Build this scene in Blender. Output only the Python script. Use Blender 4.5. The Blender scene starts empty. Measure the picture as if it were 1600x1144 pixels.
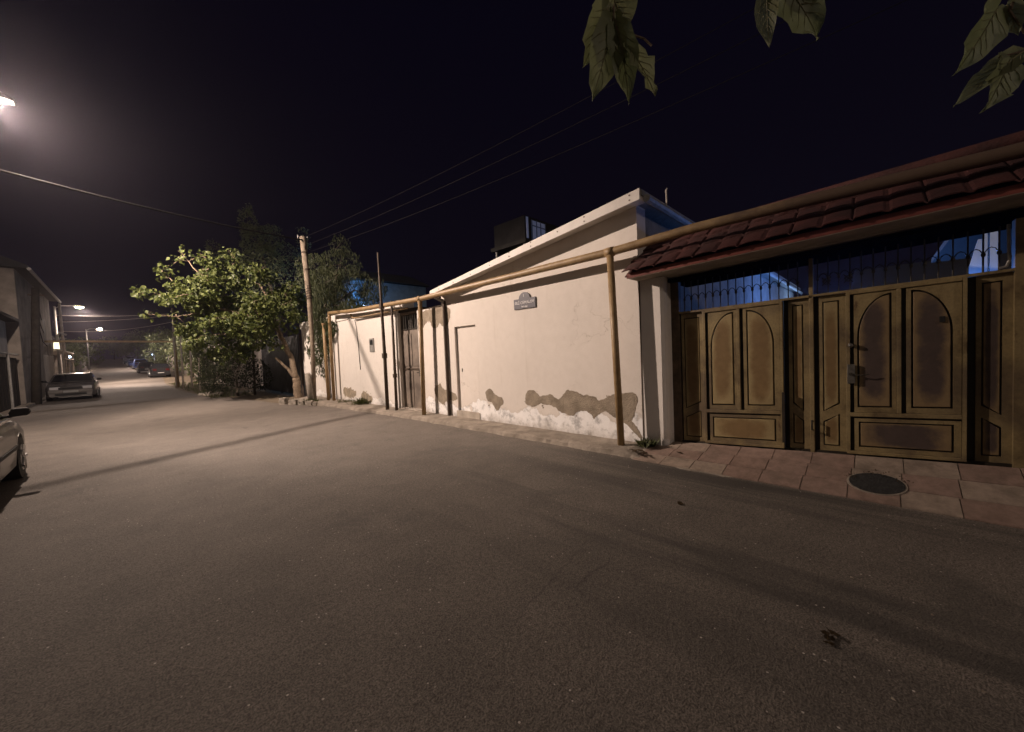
import bpy, bmesh, math, random
from mathutils import Vector, Matrix, noise
S = bpy.context.scene
COL = S.collection
# ------------------------------------------------------------------ camera
cd = bpy.data.cameras.new('camera'); cam = bpy.data.objects.new('camera', cd); COL.objects.link(cam)
cd.sensor_fit = 'HORIZONTAL'; cd.sensor_width = 36.0; cd.lens = 36.0 * 589 / 1600
cd.clip_start = 0.05; cd.clip_end = 1500
cam.matrix_world = Matrix(((0.6931, 0.0590, -0.7186, 0.0), (-0.7199, -0.0035, -0.6941, 0.0),
                           (-0.0434, 0.9983, 0.0401, 1.6), (0, 0, 0, 1)))
S.camera = cam
S.render.engine = 'CYCLES'
S.cycles.use_denoising = True
S.cycles.max_bounces = 6
S.cycles.sample_clamp_indirect = 4.0
S.cycles.use_light_tree = True
S.view_settings.view_transform = 'Standard'; S.view_settings.look = 'None'
S.view_settings.exposure = 0.0; S.view_settings.gamma = 1.0
# ------------------------------------------------------------------ night sky
W = bpy.data.worlds.new('World'); S.world = W; W.use_nodes = True
wn = W.node_tree; bg = wn.nodes['Background']
tc = wn.nodes.new('ShaderNodeTexCoord'); sx = wn.nodes.new('ShaderNodeSeparateXYZ')
cr = wn.nodes.new('ShaderNodeValToRGB')
cr.color_ramp.elements[0].position = 0.0; cr.color_ramp.elements[0].color = (0.0040, 0.0030, 0.0056, 1)
cr.color_ramp.elements[1].position = 0.7; cr.color_ramp.elements[1].color = (0.0019, 0.0013, 0.0046, 1)
wn.links.new(tc.outputs['Generated'], sx.inputs[0]); wn.links.new(sx.outputs['Z'], cr.inputs[0])
wn.links.new(cr.outputs[0], bg.inputs['Color']); bg.inputs['Strength'].default_value = 1.0
# added wide soft sun as fill, standing in for the night sky's glow
sd = bpy.data.lights.new('night_fill', 'SUN'); sd.energy = 0.19; sd.angle = math.radians(150); sd.color = (1.0, 0.80, 0.66)
so = bpy.data.objects.new('night_fill', sd); so.rotation_euler = (math.radians(38), 0, math.radians(-70)); COL.objects.link(so)
LAMP = (1.0, 0.785, 0.655)
LAMP_W = 5200
# photometric file of the street lamps: batwing along the street, cut off at the horizontal
def ies_text():
    H = {0: .55, 15: .60, 30: .85, 45: 1.22, 56: 1.24, 58.5: 1.08, 60.5: .72, 63: .43, 67: .34, 72: .32, 80: .27, 90: .17, 105: .14, 125: .07, 180: .04}
    M = {0: .55, 15: .60, 30: .82, 45: 1.05, 55: 1.05, 65: .95, 72: .60, 80: .38, 90: .21, 105: .16, 125: .08, 180: .04}
    def tab(T, a):
        k = sorted(T)
        for p, q in zip(k, k[1:]):
            if p <= a <= q: return T[p] + (T[q] - T[p]) * (a - p) / (q - p)
    def h(a, v):
        t = max(0, min(1, (v - 8) / 35)); u = max(0, min(1, (v - 52) / 16))
        return .40 * (1 - t) + t * (tab(M, a) * (1 - u) + tab(H, a) * u)
    V = [(0, 1), (10, 1), (20, 1), (30, 1), (40, 1), (50, 1), (60, 1), (67, 1), (74, 1), (80, .8), (85, .42), (89, .12), (92, .06), (105, .05), (130, .035), (180, .01)]
    hs = [i * 2.5 for i in range(145)]; rows = []
    for a in hs:
        sg_ = (a - 270 + 180) % 360 - 180; d = abs(sg_)       # angle away from the arm direction (+x)
        f = .42 if sg_ < 0 and 50 < d < 100 else 0             # the far side of the street is lit more evenly
        rows.append(' '.join('%.2f' % (1000 * max(h(d, vv), f if vv > 45 else 0) * v) for vv, v in V))
    return 'IESNA:LM-63-1995\nTILT=NONE\n1 1000 1 %d %d 1 2 0 0 0\n1 1 0\n' % (len(V), len(hs)) + ' '.join(str(v) for v, _ in V) + '\n' + ' '.join(map(str, hs)) + '\n' + '\n'.join(rows) + '\n'
IES = bpy.data.texts.new('street_lamp.ies'); IES.write(ies_text())
def use_ies(d):
    d.use_nodes = True; nt = d.node_tree; em = next(n for n in nt.nodes if n.type == 'EMISSION')
    n = nt.nodes.new('ShaderNodeTexIES'); n.mode = 'INTERNAL'; n.ies = IES; n.inputs['Strength'].default_value = 0.026
    nt.links.new(n.outputs['Fac'], em.inputs['Strength'])

R = random.Random(7)
# ------------------------------------------------------------------ materials
MATS = {}
def mat(name, col, rough=0.8, var=0.25, scale=6.0, bump=0.0, bscale=60.0, metal=0.0, spec=0.4, col2=None, detail=6.0, coat=0.0):
    if name in MATS: return MATS[name]
    m = bpy.data.materials.new(name); m.use_nodes = True; MATS[name] = m
    nt = m.node_tree; b = nt.nodes['Principled BSDF']
    b.inputs['Roughness'].default_value = rough; b.inputs['Metallic'].default_value = metal
    b.inputs['Specular IOR Level'].default_value = spec
    if coat: b.inputs['Coat Weight'].default_value = coat; b.inputs['Coat Roughness'].default_value = 0.06
    t = nt.nodes.new('ShaderNodeTexCoord')
    if var > 0 or col2:
        n = nt.nodes.new('ShaderNodeTexNoise'); n.inputs['Scale'].default_value = scale; n.inputs['Detail'].default_value = detail
        n.inputs['Roughness'].default_value = 0.62
        nt.links.new(t.outputs['Object'], n.inputs['Vector'])
        r = nt.nodes.new('ShaderNodeValToRGB'); e = r.color_ramp.elements
        e[0].position = 0.33; e[1].position = 0.68
        c2 = col2 if col2 else tuple(c * (1 - var) for c in col)
        e[0].color = (*c2, 1); e[1].color = (*(min(1, c * (1 + (0 if col2 else var * .4))) for c in col), 1)
        nt.links.new(n.outputs['Fac'], r.inputs[0]); nt.links.new(r.outputs[0], b.inputs['Base Color'])
    else: b.inputs['Base Color'].default_value = (*col, 1)
    if bump:
        n2 = nt.nodes.new('ShaderNodeTexNoise'); n2.inputs['Scale'].default_value = bscale; n2.inputs['Detail'].default_value = 4
        nt.links.new(t.outputs['Object'], n2.inputs['Vector'])
        bp = nt.nodes.new('ShaderNodeBump'); bp.inputs['Strength'].default_value = bump; bp.inputs['Distance'].default_value = 0.02
        nt.links.new(n2.outputs['Fac'], bp.inputs['Height']); nt.links.new(bp.outputs[0], b.inputs['Normal'])
    return m
def emis(name, col, strength):
    if name in MATS: return MATS[name]
    m = bpy.data.materials.new(name); m.use_nodes = True; MATS[name] = m
    b = m.node_tree.nodes['Principled BSDF']; b.inputs['Base Color'].default_value = (.8, .8, .8, 1)
    b.inputs['Emission Color'].default_value = (*col, 1); b.inputs['Emission Strength'].default_value = strength
    return m
def leafmat(name, col, col2, trans=0.45, rough=0.5):
    m = bpy.data.materials.new(name); m.use_nodes = True; MATS[name] = m
    nt = m.node_tree; b = nt.nodes['Principled BSDF']; out = nt.nodes['Material Output']
    b.inputs['Roughness'].default_value = rough; b.inputs['Specular IOR Level'].default_value = 0.35
    g = nt.nodes.new('ShaderNodeNewGeometry'); r = nt.nodes.new('ShaderNodeValToRGB')
    r.color_ramp.elements[0].color = (*col, 1); r.color_ramp.elements[1].color = (*col2, 1)
    nt.links.new(g.outputs['Random Per Island'], r.inputs[0]); nt.links.new(r.outputs[0], b.inputs['Base Color'])
    tr = nt.nodes.new('ShaderNodeBsdfTranslucent'); mx = nt.nodes.new('ShaderNodeMixShader'); mx.inputs[0].default_value = trans
    hs = nt.nodes.new('ShaderNodeHueSaturation'); hs.inputs['Saturation'].default_value = 1.15; hs.inputs['Value'].default_value = 1.25
    nt.links.new(r.outputs[0], hs.inputs['Color']); nt.links.new(hs.outputs[0], tr.inputs['Color'])
    nt.links.new(b.outputs[0], mx.inputs[1]); nt.links.new(tr.outputs[0], mx.inputs[2]); nt.links.new(mx.outputs[0], out.inputs['Surface'])
    return m
class NG:
    """tiny node-graph helper"""
    def __init__(s, name):
        s.m = bpy.data.materials.new(name); s.m.use_nodes = True; MATS[name] = s.m
        s.nt = s.m.node_tree; s.b = s.nt.nodes['Principled BSDF']
        s.tc = s.nt.nodes.new('ShaderNodeTexCoord')
    def link(s, a, b): s.nt.links.new(a, b)
    def noise(s, scale, detail=5, rough=.6, vec=None, dist=0.0):
        n = s.nt.nodes.new('ShaderNodeTexNoise'); n.inputs['Scale'].default_value = scale; n.inputs['Detail'].default_value = detail
        n.inputs['Roughness'].default_value = rough; n.inputs['Distortion'].default_value = dist
        s.link(vec or s.tc.outputs['Object'], n.inputs['Vector']); return n.outputs['Fac']
    def mapping(s, rot=(0, 0, 0), scale=(1, 1, 1), loc=(0, 0, 0)):
        n = s.nt.nodes.new('ShaderNodeMapping'); n.inputs['Rotation'].default_value = rot; n.inputs['Scale'].default_value = scale
        n.inputs['Location'].default_value = loc
        s.link(s.tc.outputs['Object'], n.inputs['Vector']); return n.outputs[0]
    def ramp(s, fac, stops, interp='LINEAR'):
        n = s.nt.nodes.new('ShaderNodeValToRGB'); e = n.color_ramp.elements; n.color_ramp.interpolation = interp
        while len(e) < len(stops): e.new(.5)
        for i, (p, c) in enumerate(stops):
            e[i].position = p; e[i].color = (*c, 1) if isinstance(c, tuple) else (c, c, c, 1)
        s.link(fac, n.inputs[0]); return n.outputs[0]
    def mix(s, fac, a, b, mode='MIX'):
        n = s.nt.nodes.new('ShaderNodeMix'); n.data_type = 'RGBA'; n.blend_type = mode
        for v, i in ((fac, 0), (a, 6), (b, 7)):
            if isinstance(v, (int, float)): n.inputs[i].default_value = v
            elif isinstance(v, tuple): n.inputs[i].default_value = (*v, 1)
            else: s.link(v, n.inputs[i])
        return n.outputs[2]
    def math(s, op, a, b=0.0, clamp=False):
        n = s.nt.nodes.new('ShaderNodeMath'); n.operation = op; n.use_clamp = clamp
        for v, i in ((a, 0), (b, 1)):
            if isinstance(v, (int, float)): n.inputs[i].default_value = v
            else: s.link(v, n.inputs[i])
        return n.outputs[0]
    def xyz(s):
        n = s.nt.nodes.new('ShaderNodeSeparateXYZ'); s.link(s.tc.outputs['Object'], n.inputs[0]); return n.outputs
    def bump(s, h, strength=.5, dist=.01):
        n = s.nt.nodes.new('ShaderNodeBump'); n.inputs['Strength'].default_value = strength; n.inputs['Distance'].default_value = dist
        s.link(h, n.inputs['Height']); s.link(n.outputs[0], s.b.inputs['Normal'])
    def base(s, c): s.link(c, s.b.inputs['Base Color'])
    def set(s, rough=.8, spec=.4, metal=0.0):
        s.b.inputs['Roughness'].default_value = rough; s.b.inputs['Specular IOR Level'].default_value = spec; s.b.inputs['Metallic'].default_value = metal

def m_asphalt():
    g = NG('asphalt'); g.set(.78, .35)
    big = g.noise(.35, 5, .6); mid = g.noise(2.2, 6, .65); fine = g.noise(34, 4, .75); grit = g.noise(105, 2, .65)
    c = g.ramp(big, [(.3, (.150, .133, .116)), (.7, (.190, .168, .147))])
    c = g.mix(.55, c, g.ramp(mid, [(.35, (.70, .69, .68)), (.65, (1.08, 1.06, 1.04))]), 'MULTIPLY')
    c = g.mix(.75, c, g.ramp(fine, [(.36, (.58, .56, .54)), (.52, (1, 1, 1)), (.66, (1.3, 1.28, 1.25))]), 'MULTIPLY')
    c = g.mix(.8, c, g.ramp(grit, [(.38, (.45, .44, .43)), (.5, (1, 1, 1)), (.62, (1.45, 1.42, 1.4))]), 'MULTIPLY')
    # long branch shadows painted as dark streaks on the side near the gate
    v = g.mapping((0, 0, math.radians(-26)), (1.9, .13, 1), (.3, 0, 0)); st = g.noise(1.0, 4, .55, v, .35)
    x = g.xyz(); xm = g.ramp(g.math('MULTIPLY', x[0], .2), [(.28, 0.0), (.62, 1.0)])
    ym = g.ramp(g.math('MULTIPLY_ADD', x[1], -.1), [(0, 1.0), (.001, 1.0)])
    sm = g.math('MULTIPLY', g.ramp(st, [(.50, 0.0), (.62, 1.0)]), xm)
    yy = g.ramp(g.math('ADD', g.math('MULTIPLY', x[1], .1), .5), [(.62, 1.0), (1.0, 0.0)])
    sm = g.math('MULTIPLY', sm, yy)
    c = g.mix(g.math('MULTIPLY', sm, .72), c, (.040, .038, .036))
    # pale glassy grit
    vo = g.nt.nodes.new('ShaderNodeTexVoronoi'); vo.inputs['Scale'].default_value = 26; g.link(g.tc.outputs['Object'], vo.inputs['Vector'])
    sp = g.ramp(vo.outputs['Distance'], [(.12, 1.0), (.17, 0.0)]); keep = g.ramp(vo.outputs['Color'], [(.80, 0.0), (.82, 1.0)])
    c = g.mix(g.math('MULTIPLY', sp, keep), c, (.55, .50, .45)); g.base(c)
    # cracks and repaired, darker strips
    vd = g.nt.nodes.new('ShaderNodeTexVoronoi'); vd.feature = 'DISTANCE_TO_EDGE'; vd.inputs['Scale'].default_value = .33
    wv = g.nt.nodes.new('ShaderNodeVectorMath'); wv.operation = 'ADD'
    ns = g.nt.nodes.new('ShaderNodeTexNoise'); ns.inputs['Scale'].default_value = 1.6; ns.inputs['Detail'].default_value = 6; g.link(g.tc.outputs['Object'], ns.inputs['Vector'])
    g.link(g.tc.outputs['Object'], wv.inputs[0]); g.link(ns.outputs['Color'], wv.inputs[1]); g.link(wv.outputs[0], vd.inputs['Vector'])
    ck = g.math('MULTIPLY', g.ramp(vd.outputs['Distance'], [(.002, 1.0), (.007, 0.0)]), g.ramp(g.noise(.5, 3, .6), [(.52, 0.0), (.62, .5)]))
    c = g.mix(ck, c, (.030, .027, .025))
    dr = g.math('MULTIPLY', g.ramp(g.noise(.9, 6, .7, None, .4), [(.56, 0.0), (.66, .5)]), 1.0)
    c = g.mix(dr, c, (.085, .078, .070)); g.base(c)
    h = g.math('ADD', g.math('MULTIPLY', fine, .9), g.math('MULTIPLY', grit, .7)); g.bump(h, .9, .014)
    return g.m
def m_wall(name, upper, lower, line=.52, seed=0.0):
    g = NG(name); g.set(.92, .2)
    v = g.mapping(loc=(seed, seed, seed)); x = g.xyz()
    a = g.noise(.55, 5, .6, v); f = g.noise(7, 6, .7, v)
    c = g.ramp(a, [(.3, tuple(u * .90 for u in upper)), (.7, upper)])
    c = g.mix(.35, c, g.ramp(f, [(.3, (.86, .85, .83)), (.6, (1.03, 1.03, 1.03))]), 'MULTIPLY')
    edge = g.math('ADD', g.math('MULTIPLY', g.noise(1.7, 5, .6, v), 1.1), g.math('MULTIPLY', x[2], -1.0))  # >k -> low zone
    lowm = g.ramp(g.math('ADD', edge, line - .55 + .0), [(.46, 0.0), (.50, 1.0)])
    lc = g.ramp(g.noise(5.0, 6, .7, v), [(.36, tuple(u * .52 for u in lower)), (.50, lower), (.8, tuple(min(.9, u * 1.1) for u in lower))])
    c = g.mix(lowm, c, lc)
    dirt = g.ramp(g.math('ADD', g.math('MULTIPLY', g.noise(3.3, 6, .7, v), .55), g.math('MULTIPLY', x[2], -.9)), [(.05, 0.0), (.30, .75)])
    c = g.mix(dirt, c, (.27, .23, .18))
    rim = g.ramp(g.math('ADD', edge, line - .55), [(.44, 0.0), (.475, .38), (.50, 0.0)])
    c = g.mix(rim, c, (.40, .345, .28))
    dv = g.mapping((0, 0, 0), (1, 2.6, .16), (seed, 0, 0)); drip = g.ramp(g.noise(2.2, 5, .7, dv), [(.60, 0.0), (.74, .30)])
    c = g.mix(drip, c, (.46, .41, .34))
    ve = g.nt.nodes.new('ShaderNodeTexVoronoi'); ve.feature = 'DISTANCE_TO_EDGE'; ve.inputs['Scale'].default_value = .8
    av = g.nt.nodes.new('ShaderNodeVectorMath'); av.operation = 'ADD'; nn = g.nt.nodes.new('ShaderNodeTexNoise'); nn.inputs['Scale'].default_value = 2.5; nn.inputs['Detail'].default_value = 6
    g.link(v, nn.inputs['Vector']); g.link(v, av.inputs[0]); g.link(nn.outputs['Color'], av.inputs[1]); g.link(av.outputs[0], ve.inputs['Vector'])
    c = g.mix(g.math('MULTIPLY', g.ramp(ve.outputs['Distance'], [(.0, .55), (.006, 0.0)]), g.ramp(g.noise(.8, 3, .6, v), [(.5, 0.0), (.6, 1.0)])), c, (.30, .26, .21))
    sp = g.ramp(g.noise(1.1, 6, .72, v, .6), [(.70, 0.0), (.745, .5)])
    c = g.mix(sp, c, (.42, .37, .30)); g.base(c)
    g.bump(g.math('ADD', g.math('MULTIPLY', g.noise(28, 5, .7, v), .6), g.math('MULTIPLY', lowm, -.25)), .35, .012)
    return g.m
def m_pipe():
    g = NG('ochre_pipe_paint'); g.set(.5, .4); x = g.xyz()
    c = g.ramp(g.noise(9, 6, .62), [(.33, (.22, .14, .065)), (.68, (.33, .23, .115))])
    # rust-brown patches grow over the gate: lamp fall-off put into the paint colour
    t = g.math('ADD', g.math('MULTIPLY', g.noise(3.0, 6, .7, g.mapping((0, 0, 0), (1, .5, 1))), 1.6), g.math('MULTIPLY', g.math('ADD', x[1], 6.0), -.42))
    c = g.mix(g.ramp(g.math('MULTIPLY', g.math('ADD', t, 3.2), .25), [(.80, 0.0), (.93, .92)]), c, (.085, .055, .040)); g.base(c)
    g.bump(g.noise(60, 4), .15, .005); return g.m
def m_gate():
    g = NG('gate_paint'); g.set(.55, .4)
    x = g.xyz(); a = g.noise(3.2, 6, .65); f = g.noise(45, 3, .6)
    c = g.ramp(a, [(.30, (.105, .072, .036)), (.48, (.235, .178, .085)), (.70, (.290, .228, .112))])
    s = g.noise(1.4, 3, .55, None, .3)
    right = g.ramp(g.math('MULTIPLY_ADD', x[1], .3, ), [(0.0, 1.0), (1.0, 0.0)])
    c = g.mix(g.math('MULTIPLY', g.ramp(s, [(.45, 0.0), (.62, .75)]), 1.0), c, (.085, .060, .042))
    rs_ = g.ramp(g.noise(6, 6, .75, g.mapping((0, 0, 0), (1, 1, .35))), [(.62, 0.0), (.70, .8)]); c = g.mix(rs_, c, (.075, .035, .018))
    c = g.mix(.4, c, g.ramp(f, [(.35, (.65, .65, .65)), (.6, (1.1, 1.1, 1.1))]), 'MULTIPLY'); g.base(c)
    g.bump(f, .15, .004); return g.m
def m_tiles():
    g = NG('paving_tile'); g.set(.85, .25)
    gi = g.nt.nodes.new('ShaderNodeNewGeometry').outputs['Random Per Island']
    c = g.ramp(gi, [(.0, (.255, .182, .150)), (.30, (.275, .198, .165)), (.55, (.295, .232, .19)), (.80, (.310, .252, .205)), (1.0, (.25, .185, .155))], 'CONSTANT')
    c = g.mix(.7, c, g.ramp(g.noise(9, 6, .7), [(.3, (.5, .48, .45)), (.62, (1.1, 1.07, 1.04))]), 'MULTIPLY')
    c = g.mix(g.ramp(g.noise(2.2, 6, .7), [(.5, 0.0), (.68, .6)]), c, (.12, .095, .075))
    g.base(c); g.bump(g.noise(60, 4), .4, .006); return g.m
asphalt = m_asphalt()
wall_cream = m_wall('cream_plaster', (.68, .628, .572), (.80, .79, .775), .90)
wall_pale = m_wall('pale_plaster', (.70, .66, .61), (.76, .74, .71), .72, 3.7)
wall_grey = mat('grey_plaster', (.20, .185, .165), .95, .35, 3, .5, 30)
wall_left = mat('left_plaster', (.25, .22, .19), .95, .4, 1.2, .4, 20)
wall_white = mat('white_plaster', (.50, .46, .41), .95, .25, 1.5, .3, 25)
damp = mat('bare_damp_render', (.34, .285, .215), .95, .5, 5, .8, 45, col2=(.19, .155, .115))
trimm = mat('fascia_paint', (.68, .64, .59), .6, .12, 3)
screwm = mat('rusty_screw', (.10, .06, .04), .7, .2)
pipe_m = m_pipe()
dark_pipe = mat('dark_rusty_pipe', (.085, .060, .042), .7, .5, 8)
conc = mat('old_concrete', (.33, .285, .235), .95, .45, 3.5, .9, 30, col2=(.17, .145, .115))
conc_l = mat('pale_concrete', (.42, .37, .31), .9, .3, 5, .5, 40)
dirt_m = mat('dry_dirt', (.20, .155, .105), 1.0, .5, 1.6, .8, 25, col2=(.085, .07, .05))
kerb_m = mat('kerb_stone', (.30, .265, .22), .95, .4, 4, .8, 25)
gate_m = m_gate()
def m_panel(name, centre, edge):
    g = NG(name); g.set(.55, .4)
    sp = g.nt.nodes.new('ShaderNodeSeparateXYZ'); g.link(g.tc.outputs['Generated'], sp.inputs[0])
    def tent(o, pw): return g.math('POWER', g.math('ABSOLUTE', g.math('MULTIPLY_ADD', o, 2.0) if 0 else g.math('SUBTRACT', g.math('MULTIPLY', o, 2.0), 1.0)), pw)
    r = g.math('ADD', tent(sp.outputs[1], 2.6), tent(sp.outputs[2], 5.0))
    r = g.math('ADD', r, g.math('MULTIPLY', g.math('SUBTRACT', g.noise(5.5, 6, .65), .5), 1.5))
    c = g.ramp(r, [(.18, centre), (.75, edge)]); f = g.noise(45, 3, .6)
    c = g.mix(.45, c, g.ramp(g.noise(9, 5, .65), [(.3, (.62, .60, .58)), (.6, (1.08, 1.08, 1.08))]), 'MULTIPLY'); g.base(c)
    g.bump(f, .15, .004); return g.m
panel_brown = m_panel('panel_brown_glaze', (.185, .120, .052), (.28, .215, .105))
panel_dark = m_panel('panel_sooty_glaze', (.070, .050, .043), (.20, .140, .072))
gate_d = mat('gate_dark_patina', (.028, .021, .014), .55, .4, 10)
steel = mat('worn_steel', (.20, .19, .17), .45, .4, 12, metal=.7)
iron = mat('wrought_iron', (.055, .048, .038), .5, .4, 20, metal=.3)
tile_red = mat('red_roof_tile', (.090, .032, .028), .75, .5, 3.5, .5, 30, spec=.25, col2=(.042, .020, .019))
red_trim = mat('red_metal_trim', (.20, .055, .040), .5, .3, 5)
soffit_m = mat('soffit_concrete', (.30, .255, .20), .9, .3, 4, .3, 30)
dark_m = mat('dark_timber', (.030, .025, .020), .8, .4, 6)
paving = m_tiles()
door_m = mat('weathered_door_paint', (.25, .205, .165), .6, .5, 2.2, col2=(.10, .082, .068))
black_m = mat('black_rubber', (.012, .012, .012), .7, .2)
wood_m = mat('weathered_pole_wood', (.27, .22, .165), .9, .4, 7, .5, 40)
cpole_m = mat('concrete_pole', (.36, .32, .27), .9, .3, 7, .4, 30)
galv = mat('galvanised_steel', (.34, .33, .31), .5, .3, 10, metal=.4)
cable_m = mat('black_cable', (.013, .012, .012), .9, .1, spec=.1)
cable_l = mat('pale_cable', (.42, .38, .33), .5, .1)
bark = mat('mulberry_bark', (.22, .165, .115), .95, .5, 14, 1.0, 40, col2=(.10, .075, .05))
bark_d = mat('dark_bark', (.10, .080, .06), .95, .5, 14, .8, 40)
leaf_mul = leafmat('mulberry_leaf', (.030, .044, .012), (.115, .135, .038), .36)
leaf_dk = leafmat('dark_leaf', (.10, .125, .065), (.19, .21, .11), .35)
leaf_wil = leafmat('narrow_leaf', (.045, .060, .026), (.095, .105, .050), .35)
leaf_bush = leafmat('bush_leaf', (.016, .022, .010), (.045, .050, .024), .22)
leaf_grass = leafmat('weed_leaf', (.05, .065, .02), (.10, .10, .04), .3)
leaf_dry = leafmat('dry_leaf', (.10, .065, .03), (.035, .024, .014), .2)
glass_w = mat('dull_window_glass', (.012, .012, .014), .5, 0, spec=.3)
glass_d = mat('dark_car_glass', (.010, .011, .013), .06, 0, spec=.6)
lens_m = mat('headlight_lens', (.45, .45, .46), .12, 0, spec=.7)
red_lens = mat('red_tail_lens', (.045, .004, .004), .15, 0, spec=.6)
plate_m = mat('number_plate', (.22, .22, .21), .5, .05)
chrome = mat('chrome_strip', (.65, .63, .60), .2, 0, metal=1.0)
rim_m = mat('alloy_rim', (.40, .40, .40), .35, .1, metal=.8)
sign_m = mat('slate_blue_enamel', (.072, .070, .085), .4, .15, 6)
sign_w = mat('white_enamel', (.62, .60, .60), .4, .1, 6)
lit_lamp = emis('lamp_glow', (1.0, .80, .60), 60)
lit_far = emis('far_lamp_glow', (1.0, .78, .52), 45)
lit_warm = emis('wall_lamp_glow', (1.0, .86, .55), 2.2)
lit_cool = emis('led_glow', (.55, .75, 1.0), 14)

# ------------------------------------------------------------------ builders
def tag(o, label=None, cat=None, group=None, kind=None):
    if label: o['label'] = label
    if cat: o['category'] = cat
    if group: o['group'] = group
    if kind: o['kind'] = kind
    return o
def empty(name, loc, label, cat, group=None, rz=0.0):
    o = bpy.data.objects.new(name, None); COL.objects.link(o); o.location = loc; o.rotation_euler = (0, 0, rz)
    o.empty_display_size = .2
    return tag(o, label, cat, group)
def wloc(o):
    v = Vector((0, 0, 0))
    while o: v += o.location; o = o.parent
    return v
class MB:
    def __init__(s): s.v = []; s.f = []; s.mi = []; s.cur = 0
    def add(s, vs, fs):
        n = len(s.v); s.v += [tuple(p) for p in vs]
        for f in fs: s.f.append(tuple(i + n for i in f)); s.mi.append(s.cur)
    def box(s, x0, x1, y0, y1, z0, z1):
        s.add([(x0, y0, z0), (x1, y0, z0), (x1, y1, z0), (x0, y1, z0), (x0, y0, z1), (x1, y0, z1), (x1, y1, z1), (x0, y1, z1)],
              [(3, 2, 1, 0), (4, 5, 6, 7), (0, 1, 5, 4), (1, 2, 6, 5), (2, 3, 7, 6), (3, 0, 4, 7)]); return s
    def prism(s, poly, a0, a1, axis='x'):
        """poly in the plane across the axis: x->(y,z), y->(x,z), z->(x,y)"""
        def P(p, a): return (a, p[0], p[1]) if axis == 'x' else ((p[0], a, p[1]) if axis == 'y' else (p[0], p[1], a))
        n = len(poly); vs = [P(p, a0) for p in poly] + [P(p, a1) for p in poly]
        fs = [tuple(range(n - 1, -1, -1)), tuple(range(n, 2 * n))] + [(i, (i + 1) % n, n + (i + 1) % n, n + i) for i in range(n)]
        s.add(vs, fs); return s
    def tube(s, pts, r, n=8, caps=True):
        pts = [Vector(p) for p in pts]; rs = r if isinstance(r, (list, tuple)) else [r] * len(pts)
        vs = []; fs = []; t0 = (pts[1] - pts[0]).normalized()
        u = t0.orthogonal().normalized()
        for i, p in enumerate(pts):
            t = (pts[min(i + 1, len(pts) - 1)] - pts[max(i - 1, 0)]).normalized()
            u = (u - t * u.dot(t)); u = u.normalized() if u.length > 1e-6 else t.orthogonal().normalized()
            w = t.cross(u)
            for k in range(n):
                a = 2 * math.pi * k / n; vs.append(p + (u * math.cos(a) + w * math.sin(a)) * rs[i])
        for i in range(len(pts) - 1):
            for k in range(n): fs.append((i * n + k, i * n + (k + 1) % n, (i + 1) * n + (k + 1) % n, (i + 1) * n + k))
        if caps: fs.append(tuple(range(n - 1, -1, -1))); fs.append(tuple((len(pts) - 1) * n + k for k in range(n)))
        s.add(vs, fs); return s
    def disc(s, c, ax, r, h, n=20):
        c = Vector(c); a = Vector(ax).normalized(); return s.tube([c - a * h / 2, c + a * h / 2], r, n)
    def sphere(s, c, r, n=10, m=6, sc=(1, 1, 1)):
        vs = []; fs = []
        for i in range(m + 1):
            th = math.pi * i / m
            for k in range(n):
                a = 2 * math.pi * k / n
                vs.append((c[0] + r * sc[0] * math.sin(th) * math.cos(a), c[1] + r * sc[1] * math.sin(th) * math.sin(a), c[2] + r * sc[2] * math.cos(th)))
        for i in range(m):
            for k in range(n): fs.append((i * n + k, (i + 1) * n + k, (i + 1) * n + (k + 1) % n, i * n + (k + 1) % n))
        s.add(vs, fs); return s
    def build(s, name, mats, parent=None, smooth=False, local=False, bevel=0.0, fn=None, label=None):
        me = bpy.data.meshes.new(name)
        off = Vector((0, 0, 0)) if (local or not parent) else wloc(parent)
        vs = [fn(p) if fn else p for p in s.v]
        me.from_pydata([tuple(Vector(p) - off) for p in vs], [], s.f)
        for m in (mats if isinstance(mats, (list, tuple)) else [mats]): me.materials.append(m)
        for p, i in zip(me.polygons, s.mi): p.material_index = i; p.use_smooth = smooth
        bm = bmesh.new(); bm.from_mesh(me); bmesh.ops.remove_doubles(bm, verts=bm.verts, dist=1e-5)
        bmesh.ops.recalc_face_normals(bm, faces=bm.faces); bm.to_mesh(me); bm.free()
        o = bpy.data.objects.new(name, me); COL.objects.link(o)
        if parent: o.parent = parent
        if bevel:
            b = o.modifiers.new('bevel', 'BEVEL'); b.width = bevel; b.segments = 2; b.limit_method = 'ANGLE'; b.angle_limit = math.radians(40)
        if label: o['label'] = label
        return o
def rawbuild(name, vs, fs, m, parent=None, off=None):
    me = bpy.data.meshes.new(name); me.from_pydata(vs, [], fs); me.materials.append(m)
    o = bpy.data.objects.new(name, me); COL.objects.link(o)
    if parent:
        o.parent = parent; o.location = -wloc(parent) if off is None else off
    return o
def copy_tree(o, parent=None):
    c = o.copy(); COL.objects.link(c)
    if parent: c.parent = parent
    for ch in list(o.children): copy_tree(ch, c)
    return c
def sag(a, b, d, n=24):
    a = Vector(a); b = Vector(b)
    return [a.lerp(b, i / n) - Vector((0, 0, 4 * d * (i / n) * (1 - i / n))) for i in range(n + 1)]

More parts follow.
